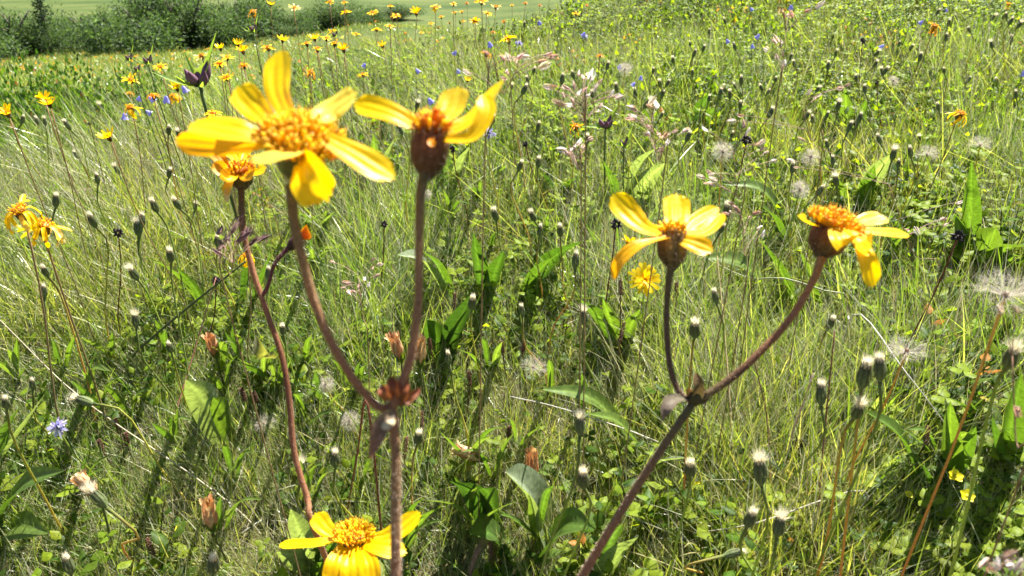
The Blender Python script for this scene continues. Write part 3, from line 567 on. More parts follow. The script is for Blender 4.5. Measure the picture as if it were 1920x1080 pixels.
for px, py, k, H, sz, lab in [(1355, 285, 0, .22, 1, 'round white fluffy seed globe on a yellow stalk left of its twin'), (1520, 295, 1, .21, 1.0, 'round white seed globe right of a bigger one, upper right meadow'), (1500, 355, 1, .2, .9, 'smaller white seed globe below the twin globes'),
                               (1738, 290, 2, .2, .85, 'pinkish wispy seed head with a spreading crown'), (1838, 272, 2, .22, .8, 'loose beige seed head above a tall green leaf'), (1885, 555, 2, .33, .85, 'large shaggy grey seed head cut by the right edge'),
                               (1700, 660, 3, .20, .9, 'flat star-shaped grey seed head on a short stalk'), (610, 722, 0, .08, .7, 'small white seed star between stem and grass, left of the joint'), (655, 790, 0, .07, .75, 'white seed puff just beside the hanging leaf'),
                               (1000, 690, 2, .08, .8, 'thin white seed star in the middle of the meadow'), (1172, 130, 0, .2, 1.0, 'pale round seed head behind the pink panicle'), (1675, 152, 1, .2, .9, 'greenish white seed globe near the upper right edge'), (495, 795, 3, .05, .7, 'dark spidery seed star low in the shade'), (800, 365, 0, .12, .6, 'white seed puff touching the tall brown stem')]:
    p, d = place(px, py, H); b = ground_below(p, U(-.02, .02), U(0, .03)); root = empty('seed_globe_plant', b); loc = p - b
    inst('seed_globe', GLB[k], root, mat_axis((U(-.2, .2), U(-.2, .1), 1), U(0, 6), sz, loc)); simple_stem(root, loc, 0, .0009, random.choice(STC), (U(-.02, .02), 0)); tag(root, lab, 'seed head', 'fluffy white seed heads')

# ------------------------------------------------------------------ harebells and scabious
def bell():
    mb = MB(); n = 10; prof = [(.001, 0), (.0045, -.003), (.0055, -.008), (.0068, -.012), (.0095, -.016)]; V = []
    for r_, z in prof:
        for j in range(n): t = 6.283 * j / n; rr = r_ * (1.0 if z > -.014 else (1.15 if j % 2 else .85)); V.append((rr * math.cos(t), rr * math.sin(t), z - (.002 if z < -.014 and j % 2 else 0)))
    mb.add(V, [(i * n + j, i * n + (j + 1) % n, (i + 1) * n + (j + 1) % n, (i + 1) * n + j) for i in range(4) for j in range(n)], (.38, .36, .74)); return mb.mesh('bell', M_blue)
BELL = bell()
for px, py in crop([(1685,440),(1650,480),(830,250),(645,300),(420,405),(490,570),(1370,195),(135,370),(650,405),(1570,380),(1110,130)], 640, 0) + crop([(1480,60),(1350,130),(1130,265),(430,205),(390,260),(245,235),(380,55),(610,40),(1915,410)], 1280, 0) + crop([(1030,500),(935,555),(840,560),(790,555),(820,640),(705,650)], 0, 0):
    H = U(.14, .22); p, d = place(px, py, H)
    if d > 4.4: continue
    b = ground_below(p, U(-.03, .03), U(0, .03)); root = empty('harebell', b); loc = p - b + np.array([0, 0, .006]); ax = nrm((U(-.8, .8), U(-.9, .2), .9))
    inst('bell', BELL, root, mat_axis(ax, U(0, 6), U(.5, .85), loc)); simple_stem(root, loc + ax * .001, 0, .0005, [(.07, .1, .04), (.07, .09, .05)], (U(-.02, .02), 0), n=4); tag(root, locate('%s violet harebell' % ('left-nodding' if ax[0] > .25 else 'right-nodding' if ax[0] < -.25 else 'straight-hanging'), px, py), 'harebell', 'violet harebells')
for px, py, lab, H in [(973, 82, 'pale blue scabious head behind the pink spikelets', .2), (918, 250, 'blue-grey scabious right of the brown-cupped arnica', .2), (108, 802, 'faded violet scabious with white tufts leaning over the grass', .12), (1095, 68, 'pale lilac scabious head high in the meadow', .2)]:
    p, d = place(px, py, H); b = ground_below(p, U(-.02, .02), .02); root = empty('scabious', b); loc = p - b; mb = MB()
    for k in range(46):
        dd = nrm(rng.normal(size=3) + (0, -.2, .5)); sheet(mb, [loc, loc + dd * .006, loc + dd * .011 * U(.7, 1.1) + (0, 0, -.001)], .0028, rng.normal(size=3), 3, 2, col=v3(random.choice([(.30, .28, .52), (.5, .48, .6), (.62, .60, .6)])))
    mb.obj('flower_head', M_blue, root); simple_stem(root, loc, 0, .0009, STC[0], (0, 0)); tag(root, lab, 'scabious')

# ------------------------------------------------------------------ brown plantain spikes, black rampion heads, withered gentians
for px, py, H, L in [(853, 550, .12, .02), (878, 697, .1, .018), (1170, 605, .12, .024), (790, 772, .1, .024), (762, 820, .08, .024), (452, 728, .1, .016), (475, 735, .09, .014), (216, 785, .08, .018), (235, 812, .07, .016), (185, 825, .06, .014), (983, 640, .1, .014), (804, 635, .1, .014), (1268, 530, .12, .02), (1163, 525, .14, .02), (275, 1010, .06, .024), (955, 800, .07, .012), (1740, 800, .1, .02), (940, 640, .11, .014)]:
    p, d = place(px, py, H); b = ground_below(p, U(-.015, .015), U(0, .02)); root = empty('plantain', b); loc = p - b; ax = nrm((U(-.15, .15), U(-.1, .1), 1)); a_, b_, z_ = basis(ax); mb = MB(); q0 = loc - ax * L
    for k in range(60):
        t = k * 2.4; h = L * k / 60; q = q0 + ax * h; rd = a_ * math.cos(t) + b_ * math.sin(t); rr = .0020 * (1 if k < 45 else 1 - (k - 45) / 22); blob(mb, q + rd * rr * .5, rd + ax * .8, .0019, .0009, [.5, 1, .4], 4, 2, v3((.17, .085, .05), .35))
    mb.obj('spike', M_dry, root, smooth=False); simple_stem(root, q0 + ax * .001, 0, .0007, [(.14, .07, .04), (.12, .06, .035)], (U(-.01, .01), 0), n=4); tag(root, locate('%s brown plantain spike' % ('slender' if L < .019 else 'stout'), px, py), 'plantain', 'brown plantain spikes')
for px, py, H, r_ in [(222, 436, .18, .007), (1618, 76, .26, .008), (1400, 262, .22, .010), (405, 525, .15, .006), (1796, 443, .22, .008), (1155, 420, .2, .008), (1645, 155, .2, .006), (985, 270, .16, .007), (848, 280, .17, .007), (720, 420, .15, .006), (1498, 830, .05, .01), (124, 230, .2, .006), (168, 232, .2, .004)]:
    p, d = place(px, py, H); b = ground_below(p, U(-.05, .05), U(0, .03)); root = empty('rampion', b); loc = p - b; mb = MB()
    for k in range(34):
        dd = nrm(rng.normal(size=3) + (0, 0, .3)); blob(mb, loc + dd * r_ * .3, dd, r_ * U(.4, .75), r_ * .2, [.5, 1, .6, .2], 5, 3, v3((.028, .018, .02), .4))
    mb.obj('seed_head', M_dry, root, smooth=False); simple_stem(root, loc, 0, .0009, [(.22, .07, .035), (.16, .055, .03)], (0, 0), n=4); tag(root, locate('dry black rampion head', px, py), 'rampion', 'dry black rampion heads')
for px, py, H, L, ax, lab in [(392, 958, .08, .035, (.02, 0, 1), 'withered tan gentian flower standing upright at lower left'), (872, 848, .06, .034, (-.9, .1, .35), 'withered orange-brown gentian flower lying over to the left'), (997, 865, .07, .036, (-.05, .1, 1), 'withered rust-coloured gentian with a torn white lip'),
                              (397, 643, .09, .03, (-.1, 0, 1), 'small tan withered gentian beside the thin reddish stem'), (742, 645, .12, .034, (-.2, 0, 1), 'rust-brown withered gentian left of the tall brown stem'), (788, 652, .12, .036, (.05, 0, 1), 'ochre withered gentian right of the tall brown stem'), (158, 905, .11, .028, (-.5, 0, .9), 'tan frayed withered gentian among leaning straws')]:
    p, d = place(px, py, H); root = empty('withered_gentian', ground_below(p, 0, .01)); b = np.array(root.location); loc = p - b; z_ = nrm(ax); a_, b_, _ = basis(ax); mb = MB()
    for k in range(9):
        t = 6.283 * k / 9; rd = a_ * math.cos(t) + b_ * math.sin(t); c = v3(random.choice([(.55, .33, .16), (.44, .22, .10), (.6, .42, .22)]), .2)
        sheet(mb, [loc - z_ * L * .6 + rd * .002, loc - z_ * L * .25 + rd * .0062, loc + z_ * L * .15 + rd * .0055, loc + z_ * L * U(.3, .42) + rd * U(.004, .010)], .0058, rd, 8, 4, prof=lambda u: .5 + .5 * math.sin(math.pi * min(1, u * .95 + .02)), cup=-.3, wav=.25, col=c, seed=k)
    mb.obj('corolla', M_dry, root); mb = MB()
    for k in range(5):
        t = 6.283 * k / 5; rd = a_ * math.cos(t) + b_ * math.sin(t); sheet(mb, [loc - z_ * L * .75, loc - z_ * L * .5 + rd * .004, loc - z_ * L * .25 + rd * .0068], .005, rd, 4, 2, prof=prof_lance, col=(.10, .15, .03))
    mb.obj('calyx', M_leaf, root); simple_stem(root, loc - z_ * L * .7, 0, .0012, [(.1, .12, .03), (.12, .14, .04)], (0, 0)); tag(root, lab, 'gentian', 'withered gentian flowers')

# ------------------------------------------------------------------ purple gentians with green bracts
def gentian(px, py, H, sc_, lab, nb=5, up=True, d=None):
    p, dd = place(px, py, H); 
    if d: dd = d; p = at(px, py, d)
    b = ground_below(p, .01, .03); root = empty('gentian', b); loc = p - b
    simple_stem(root, loc - np.array([0, 0, .002]), 0, .0019 * sc_, [(.06, .1, .03), (.13, .18, .06)], (0, 0), n=7)
    for k in range(nb):
        t = 6.283 * k / nb + .6; rd = np.array([math.cos(t) * .55, math.sin(t) * .55, 1.0 if k else 1.6]); q = loc + np.array([math.cos(t), math.sin(t), 0]) * .004 * sc_; mb = MB()
        L = (.026 if k == 0 else .018) * sc_; blob(mb, q, rd, L, .0048 * sc_, [.4, .8, 1.0, .85, .45, .08], 10, 8, np.array([(.10, .14, .06), (.22, .12, .17), (.17, .07, .11)])); mb.obj('flower_bud', M_petal if False else M_stem, root)
    for az, el, L in ((3.25, .25, .046), (.35, 1.1, .052), (2.4, .9, .034), (5.2, .2, .03), (4.2, .4, .03)):
        dv = np.array([math.cos(az) * math.cos(el), math.sin(az) * math.cos(el), math.sin(el)]); mb = MB(); w_ = L * .42 * sc_; L *= sc_
        sheet(mb, [loc, loc + dv * L * .45 + (0, 0, -.003), loc + dv * L + (0, 0, .004 if up else -.006)], w_, np.array([-dv[0] * .6, -dv[1] * .6 - .3, 1.]), 8, 4, prof=lambda u: max(.02, (1 - u) ** .75 * (.75 + .5 * math.sin(math.pi * min(1, u * 2)))), cup=.55, col=(.19, .27, .09)); mb.obj('bract', M_leaf, root)
    tag(root, lab, 'gentian', 'purple-budded gentians')
gentian(375, 160, .40, 1.25, 'gentian with dark purple buds between long pointed green bracts', d=.95)
gentian(243, 112, .30, .5, 'smaller gentian with pale bracts in front of the valley meadow'); gentian(258, 132, .27, .45, 'dark gentian buds just above the stacked arnicas')
gentian(1135, 240, .2, .9, 'gentian gone over, dark split buds and spreading green bracts', 6, False); gentian(628, 68, .27, .5, 'purple gentian among the arnicas below the far bushes')
gentian(475, 58, .33, .5, 'reddish-purple gentian buds under a faded arnica'); gentian(1170, 272, .16, .6, 'low gentian with yellow-green bracts below the open dark one', 3); gentian(278, 118, .3, .6, 'small gentian sprig against the hollow, beside the shrub')

# ------------------------------------------------------------------ hawkweed and buttercups
p, d = place(1208, 527, .14); b = ground_below(p, .01, .02); root = empty('hawkweed', b); loc = p - b; h = MB(); blob(h, loc - (0, 0, .010), (0, 0, 1), .01, .004, [.4, 1, 1], 8, 4, (.08, .12, .03)); hd = h.obj('flower_head', M_stem, root)
ax = nrm((0, -.75, .65)); a_, b_, z_ = basis(ax)
petm = []
for k in range(5):
    mb = MB(); L = U(.013, .017); sheet(mb, [(.001, 0, .001), (L * .6, 0, .003), (L, 0, .001)], .0032, (0, 0, 1), 4, 2, prof=lambda u: .5 + .5 * u, ridge=.2, col=(.85, .62, .01), teeth=.2); petm.append(mb.mesh('petal', M_petal))
for k in range(42):
    rr = k / 42; M = mat_axis(ax, 2.4 * k, 1.35 - .55 * (rr > .6), loc + z_ * .003 * rr) @ Matrix.Rotation(-.1 - .9 * rr, 4, 'Y'); inst('petal', random.choice(petm), hd, M)
simple_stem(root, loc - np.array([0, 0, .009]), 0, .0011, STC[0], (0, 0)); tag(root, 'lemon yellow hawkweed flower with narrow fringed petals below the four-petalled arnica', 'hawkweed')
mb = MB(); sheet(mb, [(0, 0, 0), (.004, 0, .002), (.008, 0, .0035)], .0078, (0, 0, 1), 5, 4, prof=prof_round, cup=.3, col=(.8, .72, .02)); BUT = mb.mesh('petal', M_petal)
for px, py, lab, H in [(1790, 894, 'upper of the two small yellow buttercups at lower right', .1), (1812, 931, 'lower of the two small yellow buttercups at lower right', .08), (1703, 928, 'tiny half-open buttercup left of the two small buttercups', .05), (1309, 910, 'tiny yellow buttercup beside a cream-tufted hawkbit stalk', .05), (192, 522, 'tiny yellow buttercup deep in the grass on the left', .06), (336, 992, 'small yellow-green buttercup bud at lower left', .05)]:
    p, d = place(px, py, H); b = ground_below(p, .005, .01); root = empty('buttercup', b); loc = p - b; h = MB(); blob(h, loc - (0, 0, .001), (0, 0, 1), .003, .0022, [.8, 1, .5], 8, 3, (.6, .55, .03)); hd = h.obj('flower_head', M_disc, root); s_ = .75 if px > 1780 else .45
    for k in range(5): inst('petal', BUT, hd, mat_axis((U(-.1, .1), -.4, .9), 6.283 * k / 5, s_, loc))
    simple_stem(root, loc, 0, .0006, [(.08, .12, .03), (.08, .12, .03)], (0, 0), n=4); tag(root, lab, 'buttercup', 'small yellow buttercups')

# ------------------------------------------------------------------ grass panicles with pinkish spikelets
def spikelet(L, col):
    mb = MB(); 
    for k in range(3):
        o_ = np.array([0, (k - 1) * L * .10, k * L * .04]); sheet(mb, [o_, o_ + (L * .5, (k - 1) * L * .10, L * .05), o_ + (L, (k - 1) * L * .02, 0)], L * .15, (0, (k - 1) * .7, 1), 5, 2, prof=prof_lance, cup=.8, col=np.array([col, tuple(min(.85, c * 1.25) for c in col)]))
    blob(mb, (L * .02, 0, 0), (1, 0, 0), L * 1.05, L * .10, [.4, 1, .8, .12], 6, 4, col); return mb.mesh('spikelet', M_dry)
SPK = [spikelet(.0075, (.60, .38, .34)), spikelet(.008, (.74, .62, .57)), spikelet(.007, (.45, .29, .24)), spikelet(.008, (.78, .70, .65)), spikelet(.007, (.5, .36, .28))]; SPD = [spikelet(.011, (.13, .07, .07)), spikelet(.010, (.2, .12, .10))]
def panicle(pts, d, foot, lab, dark=False, sz=1.0, dep=.02):
    pts = [np.array(q, float) for q in pts]; pts += [q + np.array([U(-20, 20), U(-12, 14)]) for q in pts if d > .4 and random.random() < .7]; cx = sum(q[0] for q in pts) / len(pts); top = min(q[1] for q in pts); bot = max(q[1] for q in pts)
    fp = at(foot[0], foot[1], d); b = ground_below(fp, U(-.02, .02), .02); root = empty('grass_panicle', b)
    ax_pts = [at(foot[0], foot[1], d), at((foot[0] + cx) / 2, (foot[1] + bot) / 2, d), at(cx, (top + bot) / 2, d)]
    P = spline(np.array([b + (0, 0, .0)] + ax_pts) - b, 14); mb = MB(); tube(mb, P, [.0006, .00042, .0003], 5, np.array([(.3, .22, .10), (.28, .16, .10)])); 
    for q in pts:
        e = at(q[0], q[1], d + U(-dep, dep)) - b; k = min(range(5, 14), key=lambda i: abs(np.linalg.norm(P[i] - e) - .02) + abs(P[i][2] - e[2] + .01)); s0 = P[k]
        mid = (s0 + e) / 2 + (0, 0, .002); tube(mb, spline([s0, mid, e], 5), .00026, 3, (.34, .22, .16), cap=False)
        dv = nrm(e - s0 + np.array([U(-.01, .01), U(-.01, .01), U(-.01, .004)])); M = Vector([float(v) for v in dv]).to_track_quat('X', 'Z').to_matrix().to_4x4() @ Matrix.Rotation(U(0, 6), 4, 'X') @ Matrix.Scale(sz * U(.7, 1.15), 4); M.translation = Vector([float(v) for v in e - dv * .005]); inst('spikelet', random.choice(SPD if dark else SPK), root, M)
    mb.obj('stalk', M_dry, root); tag(root, lab, 'grass panicle', 'grass panicles with pinkish spikelets')
panicle([(905, 95), (950, 103), (985, 105), (1020, 114), (1045, 104), (1030, 100), (968, 110), (872, 133), (948, 136), (940, 145)], .50, (912, 200), 'pink-white grass panicle trailing over the upper meadow, above the brown-cupped arnica')
panicle([(1085, 135), (1075, 157), (1112, 145), (1130, 148), (1100, 165), (1120, 160), (1055, 175), (1070, 187), (1150, 170), (1163, 178), (1030, 160), (1065, 195), (1105, 138), (1088, 172), (1128, 195)], .52, (1098, 260), 'widest pink-white grass panicle, right of the trailing one')
panicle([(1185, 215), (1200, 222), (1215, 237), (1235, 252), (1230, 195), (1225, 185), (1250, 250), (1237, 280), (1270, 245), (1180, 200), (1210, 250)], .55, (1245, 330), 'pink grass panicle hanging beside the open dark gentian')
panicle([(1085, 265), (1070, 280), (1095, 275), (1062, 285), (1110, 260), (1075, 292)], .60, (1090, 350), 'small brownish pink panicle below the widest one')
panicle([(1470, 25), (1482, 22), (1462, 75), (1470, 115), (1435, 92), (1455, 70), (1540, 8)], .62, (1455, 200), 'sparse white panicle high in the upper right meadow')
panicle([(1395, 230), (1320, 240), (1325, 320), (1335, 335), (1310, 330), (1430, 265), (1455, 300), (1330, 345), (1440, 285)], .60, (1390, 400), 'loose white and pink panicle around the roundest seed globe')
panicle([(1530, 185), (1535, 178), (1578, 165), (1385, 215), (1520, 170)], .70, (1540, 300), 'little pinkish panicle above the twin seed globes')
panicle([(640, 540), (662, 545), (700, 500), (715, 495), (710, 515), (685, 520), (650, 530), (672, 535), (620, 490)], .75, (690, 640), 'white and brown panicle drooping left of the tall brown stem')
panicle([(440, 425), (415, 455), (405, 470), (430, 440), (455, 445), (470, 430), (478, 450)], .48, (425, 560), 'dark purple-brown panicle crossing the thin reddish stem', dark=True)
panicle([(1870, 1045), (1842, 1060), (1900, 1038), (1915, 1052), (1860, 1070), (1890, 1060)], .30, (1880, 1150), 'blurred pink panicle at the lower right corner', sz=.9)
panicle([(1905, 765), (1870, 572), (1900, 570), (1915, 765)], .36, (1912, 900), 'blurred purple-grey spikelets at the right edge', sz=.7)
panicle([(1800, 378), (1772, 410), (1700, 430), (1775, 420), (1480, 300), (1500, 260)], .75, (1760, 520), 'scattered white spikelets right of the domed arnica')
panicle([(1365, 380), (1355, 400), (1405, 405), (1432, 435), (1380, 390)], .62, (1400, 520), 'brown and white spikelets beside the four-petalled arnica')

# ------------------------------------------------------------------ broad-leaved plants, every leaf its own part
def bleaf(root, o0, P, W, col, N=(0, -.4, 1), fold=.35, und=.06):
    mb = MB(); sheet(mb, [np.asarray(q) - o0 for q in P], W, np.array(N, float), 12, 6, prof=prof_lance, cup=fold, ridge=und, nr=2.5, col=col, wav=.07, edge=tuple(min(.6, c * 1.6) for c in (col if np.ndim(col) == 1 else col[0])), seed=random.randrange(99)); return mb.obj('leaf', M_broad, root)
G1 = (.045, .085, .016); G2 = (.065, .11, .02); G3 = (.17, .20, .12); G4 = (.03, .06, .014); G5 = (.09, .135, .025)
CLEAR = []
def leafplant(leaves, lab, group='broad-leaved rosettes in the grass', cat='broad-leaved plant', wk=1.3):
    b0, _ = place(leaves[0][0], leaves[0][1], 0); root = empty('broad_leaf_plant', b0 - (0, 0, .005)); o0 = b0 - (0, 0, .005)
    for (x0, y0, x1, y1, wp, H, arch, col) in leaves:
        a, da = place(x0, y0, .01); t, dt = place(x1, y1, H + .04); a = a - (0, 0, .015); CLEAR.append((a[0], a[1])); CLEAR.append((t[0] * .5 + a[0] * .5, t[1] * .5 + a[1] * .5))
        if np.linalg.norm(t - a) > .34: t = a + nrm(t - a) * .34
        m = (a + t) / 2 + (0, 0, arch); W = max(.007, wp / F * (da + dt) / 2 * wk); d_ = nrm(t - a); N = np.array([-d_[0] * .8 + U(-.5, .5), -d_[1] * .6 - .5, 1.0]); bleaf(root, o0, [a, m, t], W, col, N)
    tag(root, lab, cat, group)
leafplant([(1030, 1010, 948, 884, 82, .09, .02, G3), (1010, 1030, 1110, 990, 60, .05, .02, G2), (960, 1030, 880, 1000, 60, .04, .015, G1)], 'plant with the largest pale hairy leaf, centre bottom')
leafplant([(925, 990, 842, 902, 40, .10, .02, G4), (930, 985, 905, 915, 28, .09, .02, G1)], 'dark green pointed leaf pair left of the largest pale leaf')
leafplant([(1135, 1075, 1195, 1008, 62, .07, .01, G3), (1125, 1080, 1165, 985, 34, .08, .02, G2)], 'grey-green broad leaf right of the slanting stem foot')
leafplant([(590, 1050, 545, 955, 44, .10, .0, G3), (580, 1060, 520, 1035, 40, .05, .01, G3), (590, 1070, 640, 1050, 36, .04, .01, G2)], 'downy grey-green leaves left of the arnica at the bottom edge')
leafplant([(-20, 965, 122, 882, 46, .09, .015, G2), (-10, 990, 90, 1000, 50, .05, .01, G5)], 'big bent green leaf at the left edge')
leafplant([(-10, 850, 85, 738, 26, .16, .0, G3), (0, 840, 40, 760, 26, .12, .01, G2)], 'pale folded blade leaning in from the left edge')
leafplant([(430, 830, 348, 712, 48, .12, .02, G3), (440, 830, 400, 745, 30, .1, .02, G5)], 'pale veined leaf below the thin reddish stem, on the left')
leafplant([(840, 660, 884, 552, 40, .12, .01, G4), (830, 655, 800, 600, 30, .1, .01, G1)], 'dark broad upright leaf right of the tall brown stem')
leafplant([(905, 545, 888, 438, 34, .13, .0, G1), (915, 550, 945, 470, 26, .12, .01, G1)], 'dark lance leaf standing in the middle of the meadow')
leafplant([(845, 560, 745, 478, 34, .1, .03, G3), (850, 555, 790, 470, 24, .11, .02, G2)], 'arching shiny leaf behind the tall brown stem')
leafplant([(990, 540, 1095, 452, 34, .11, .02, G1), (980, 545, 1040, 480, 24, .12, .01, G2)], 'bright edged leaf slanting up right of the lance leaf')
leafplant([(1160, 385, 1240, 272, 24, .14, .03, G3), (1175, 400, 1248, 305, 28, .12, .02, G3), (1160, 380, 1130, 300, 20, .12, .01, G2)], 'silvery arching leaves above the four-petalled arnica')
leafplant([(1500, 470, 1355, 345, 24, .1, .05, G5), (1480, 470, 1420, 380, 24, .12, .02, G2)], 'long arching leaf between the two right-hand flowers')
leafplant([(1470, 565, 1310, 482, 34, .06, .03, G5), (1500, 580, 1425, 448, 36, .11, .01, G2), (1530, 580, 1500, 470, 36, .1, .01, G5)], 'wide leaves crossed by a pale dry stalk under the domed arnica')
leafplant([(1600, 400, 1672, 288, 28, .13, .02, G3), (1610, 400, 1640, 310, 22, .12, .01, G2), (1590, 395, 1560, 320, 20, .12, .01, G5)], 'silvery folded leaves above the domed arnica')
leafplant([(1590, 250, 1585, 165, 22, .13, 0, G5), (1600, 250, 1625, 185, 18, .12, 0, G2), (1555, 240, 1535, 190, 22, .12, .01, G5)], 'tall bright leaves among hawkbit heads, upper right')
leafplant([(1825, 500, 1868, 428, 48, .1, .01, G5), (1830, 500, 1935, 462, 38, .08, .02, G5), (1820, 480, 1822, 300, 30, .18, .0, G2), (1810, 490, 1790, 400, 28, .12, .01, G2)], 'bright broad leaf clump by the right edge')
leafplant([(1738, 905, 1618, 768, 38, .11, .02, G2), (1750, 900, 1700, 850, 24, .06, .01, G1)], 'long pale ribbed leaf under the tall cream-tufted pair')
leafplant([(1785, 880, 1782, 752, 42, .13, 0, G5), (1795, 880, 1830, 800, 22, .09, .01, G2)], 'upright yellow-green leaf above the two small buttercups')
leafplant([(1890, 840, 1915, 700, 44, .14, 0, G2), (1880, 850, 1860, 780, 30, .1, 0, G1)], 'dark green upright leaf at the right edge')
leafplant([(1210, 840, 1010, 728, 30, .08, .03, G5), (1220, 850, 1100, 775, 26, .08, .02, G5)], 'sprawling strap leaf left of the right fork joint')
leafplant([(1180, 885, 1290, 858, 26, .04, .01, G3)], 'flat pale leaf crossed by the slanting stem')
leafplant([(390, 580, 268, 478, 14, .13, .02, G5), (395, 580, 330, 500, 12, .12, .01, G2)], 'narrow bright leaf pointing up left beside the dark panicle')
leafplant([(1160, 640, 1085, 560, 30, .1, .01, G2), (1165, 640, 1130, 560, 26, .1, .0, G5), (1170, 640, 1200, 580, 22, .1, .01, G5)], 'leaf tuft under the yellow hawkweed')
leafplant([(455, 560, 470, 430, 18, .2, 0, G1), (470, 560, 510, 470, 16, .14, 0, G2)], 'narrow dark leaf behind the thin reddish stem')
leafplant([(700, 340, 640, 250, 20, .12, .02, G2), (710, 340, 740, 260, 18, .12, .01, G3), (705, 345, 700, 250, 16, .12, .01, G5)], 'leaf fan under the long right petal of the biggest arnica')
leafplant([(850, 340, 880, 275, 18, .12, .01, G3), (840, 345, 835, 280, 18, .1, .01, G2)], 'pale leaf pair right of the brown-cupped arnica')
leafplant([(1300, 235, 1330, 175, 24, .12, .01, G1), (1310, 240, 1345, 195, 20, .12, .01, G2)], 'dark leaf pair left of the hawkbit cluster')
leafplant([(60, 330, 45, 285, 14, .12, .01, G2), (50, 330, 70, 290, 12, .12, .01, G1)], 'thin dark leaves below the half-closed arnica on the left')
leafplant([(1040, 360, 1010, 320, 20, .08, .01, G4), (1050, 360, 1090, 330, 20, .08, .01, G2)], 'dark leaves in the upper centre of the meadow')
# filler rosettes, each a plant
for k in range(80):
    px, py = U(20, 1900), 150 + 900 * random.random() ** 1.2
    if px > 1150 and py > 600 and k % 3: continue
    if px < 560 and py < 330: continue
    L = []
    for q in range(random.randint(2, 4)):
        ln = 60000 / (600 + (1080 - py) * 1.1) * U(.7, 1.4); an = U(-1.2, 1.2); L.append((px + U(-8, 8), py, px + math.sin(an) * ln, py - math.cos(an) * ln * .8, ln * U(.11, .2), U(.06, .14), U(0, .02), random.choice([G2, G2, G5, G5, (.12, .16, .04)])))
    leafplant(L, locate('%s %s-leaved plant' % (['two', 'three', 'four'][len(L) - 2], 'lance' if k % 2 else 'broad'), px, py), wk=.85)

# ------------------------------------------------------------------ dry stalks
for pts, r_, col, lab in [([(1318, 482, .10), (1400, 520, .10), (1470, 522, .12), (1545, 545, .09), (1590, 560, .06)], .0012, (.34, .36, .22), 'pale green dry stalk lying across the wide leaves'),
                     ([(1525, 700, .14), (1490, 800, .08), (1450, 900, .02)], .0010, (.5, .38, .34), 'pinkish dry straw slanting right of the green fork joint'), ([(955, 743, .10), (1050, 765, .09), (1200, 815, .05), (1290, 860, .02)], .0008, (.5, .48, .42), 'silvery dry straw slanting down to the slanting stem'),
                     ([(1300, 1000, .05), (1420, 980, .07), (1620, 920, .06)], .0007, (.4, .38, .3), 'thin dry straw lying low right of the slanting stem'), ([(0, 600, .16), (150, 745, .1), (380, 905, .05), (480, 990, .02)], .0008, (.42, .38, .26), 'long straw falling to the right at lower left'),
                     ([(460, 490, .22), (300, 620, .12), (240, 680, .02)], .0016, (.10, .12, .05), 'dark green fallen stalk leaning behind the dark panicle'), ([(650, 965, .06), (670, 850, .12), (690, 760, .18)], .0010, (.26, .10, .06), 'red-brown straw left of the nearest stem'),
                     ([(880, 1080, .03), (895, 1035, .05), (920, 1012, .04)], .0032, (.28, .17, .12), 'thick curled brown dead stalk at the bottom edge'), ([(1345, 480, .16), (1365, 700, .1), (1385, 1060, .01)], .0010, (.2, .15, .06), 'tall upright straw right of the right fork'),
                     ([(1565, 620, .2), (1545, 820, .1), (1525, 1060, .01)], .0010, (.24, .12, .07), 'reddish upright straw left of the tall cream-tufted pair'), ([(1410, 660, .16), (1440, 800, .08), (1445, 1010, .01)], .0008, (.22, .12, .06), 'brown upright straw by a bursting hawkbit head'), ([(405, 520, .16), (370, 640, .1), (318, 820, .02)], .0008, (.45, .2, .14), 'pink stalk with a bent tip on the left'),
                     ([(1475, 240, .2), (1330, 150, .24)], .0006, (.14, .12, .08), 'fine dark stalk slanting above the seed globes'), ([(1820, 860, .06), (1700, 700, .13), (1600, 590, .12)], .0007, (.5, .48, .42), 'silvery straw falling behind the two small buttercups')]:
    Q = [place(a, b, h)[0] for a, b, h in pts]; e = Q[-1]; root = np.array([e[0], e[1], tz(e[0], e[1]) - .01]); P = spline(np.array(Q + [root]) - root, 16); mb = MB(); tube(mb, P, [r_ * .6, r_, r_ * 1.1], 5, col, jitter=.08); o = mb.obj('dry_stalk', M_dry); o.location = root; tag(o, lab, 'dry stalk')

# ------------------------------------------------------------------ grass and ground cover
gt = [(grass_tuft(14, .05, .15, .0012, .0030), M_grass) for _ in range(6)]                         # 0-5 short sward
gt += [(grass_tuft(8, .10, .21, .0010, .0021, .2, .03, .42, .9), M_grass) for _ in range(5)]      # 6-10 taller fine blades
gt += [(grass_tuft(7, .08, .2, .0009, .0017, 1.0, .03, .6, 1.0), M_straw) for _ in range(4)]        # 11-14 straw
gt += [(grass_tuft(6, .08, .18, .003, .006, 0, .015, .3, 1.0), M_grass) for _ in range(3)]          # 15-17 wide blades
CL = np.array(CLEAR)
def clear(x, y):
    """shorter grass round the broad-leaved rosettes, as their leaves shade it"""
    out = np.ones(len(x))
    for a, b in CL:
        dx = x - a; dy = y - b; m = (np.abs(dx) < .035) & (dy < .03) & (dy > -.13); out[m] = .6
    return out
gt += [(grass_tuft(5, .12, .24, .0008, .0014, .9, .03, .3, .7), M_straw) for _ in range(3)]          # 18-20 lodged straw
gt += [(grass_tuft(6, .12, .24, .0012, .0024, .0, .03, .3, .7), M_grass) for _ in range(3)]         # 21-23 lodged green
def fld(x, y, s, o): return np.array([mnoise.noise(Vector((a * s + o, b * s - o, o))) for a, b in zip(x, y)])
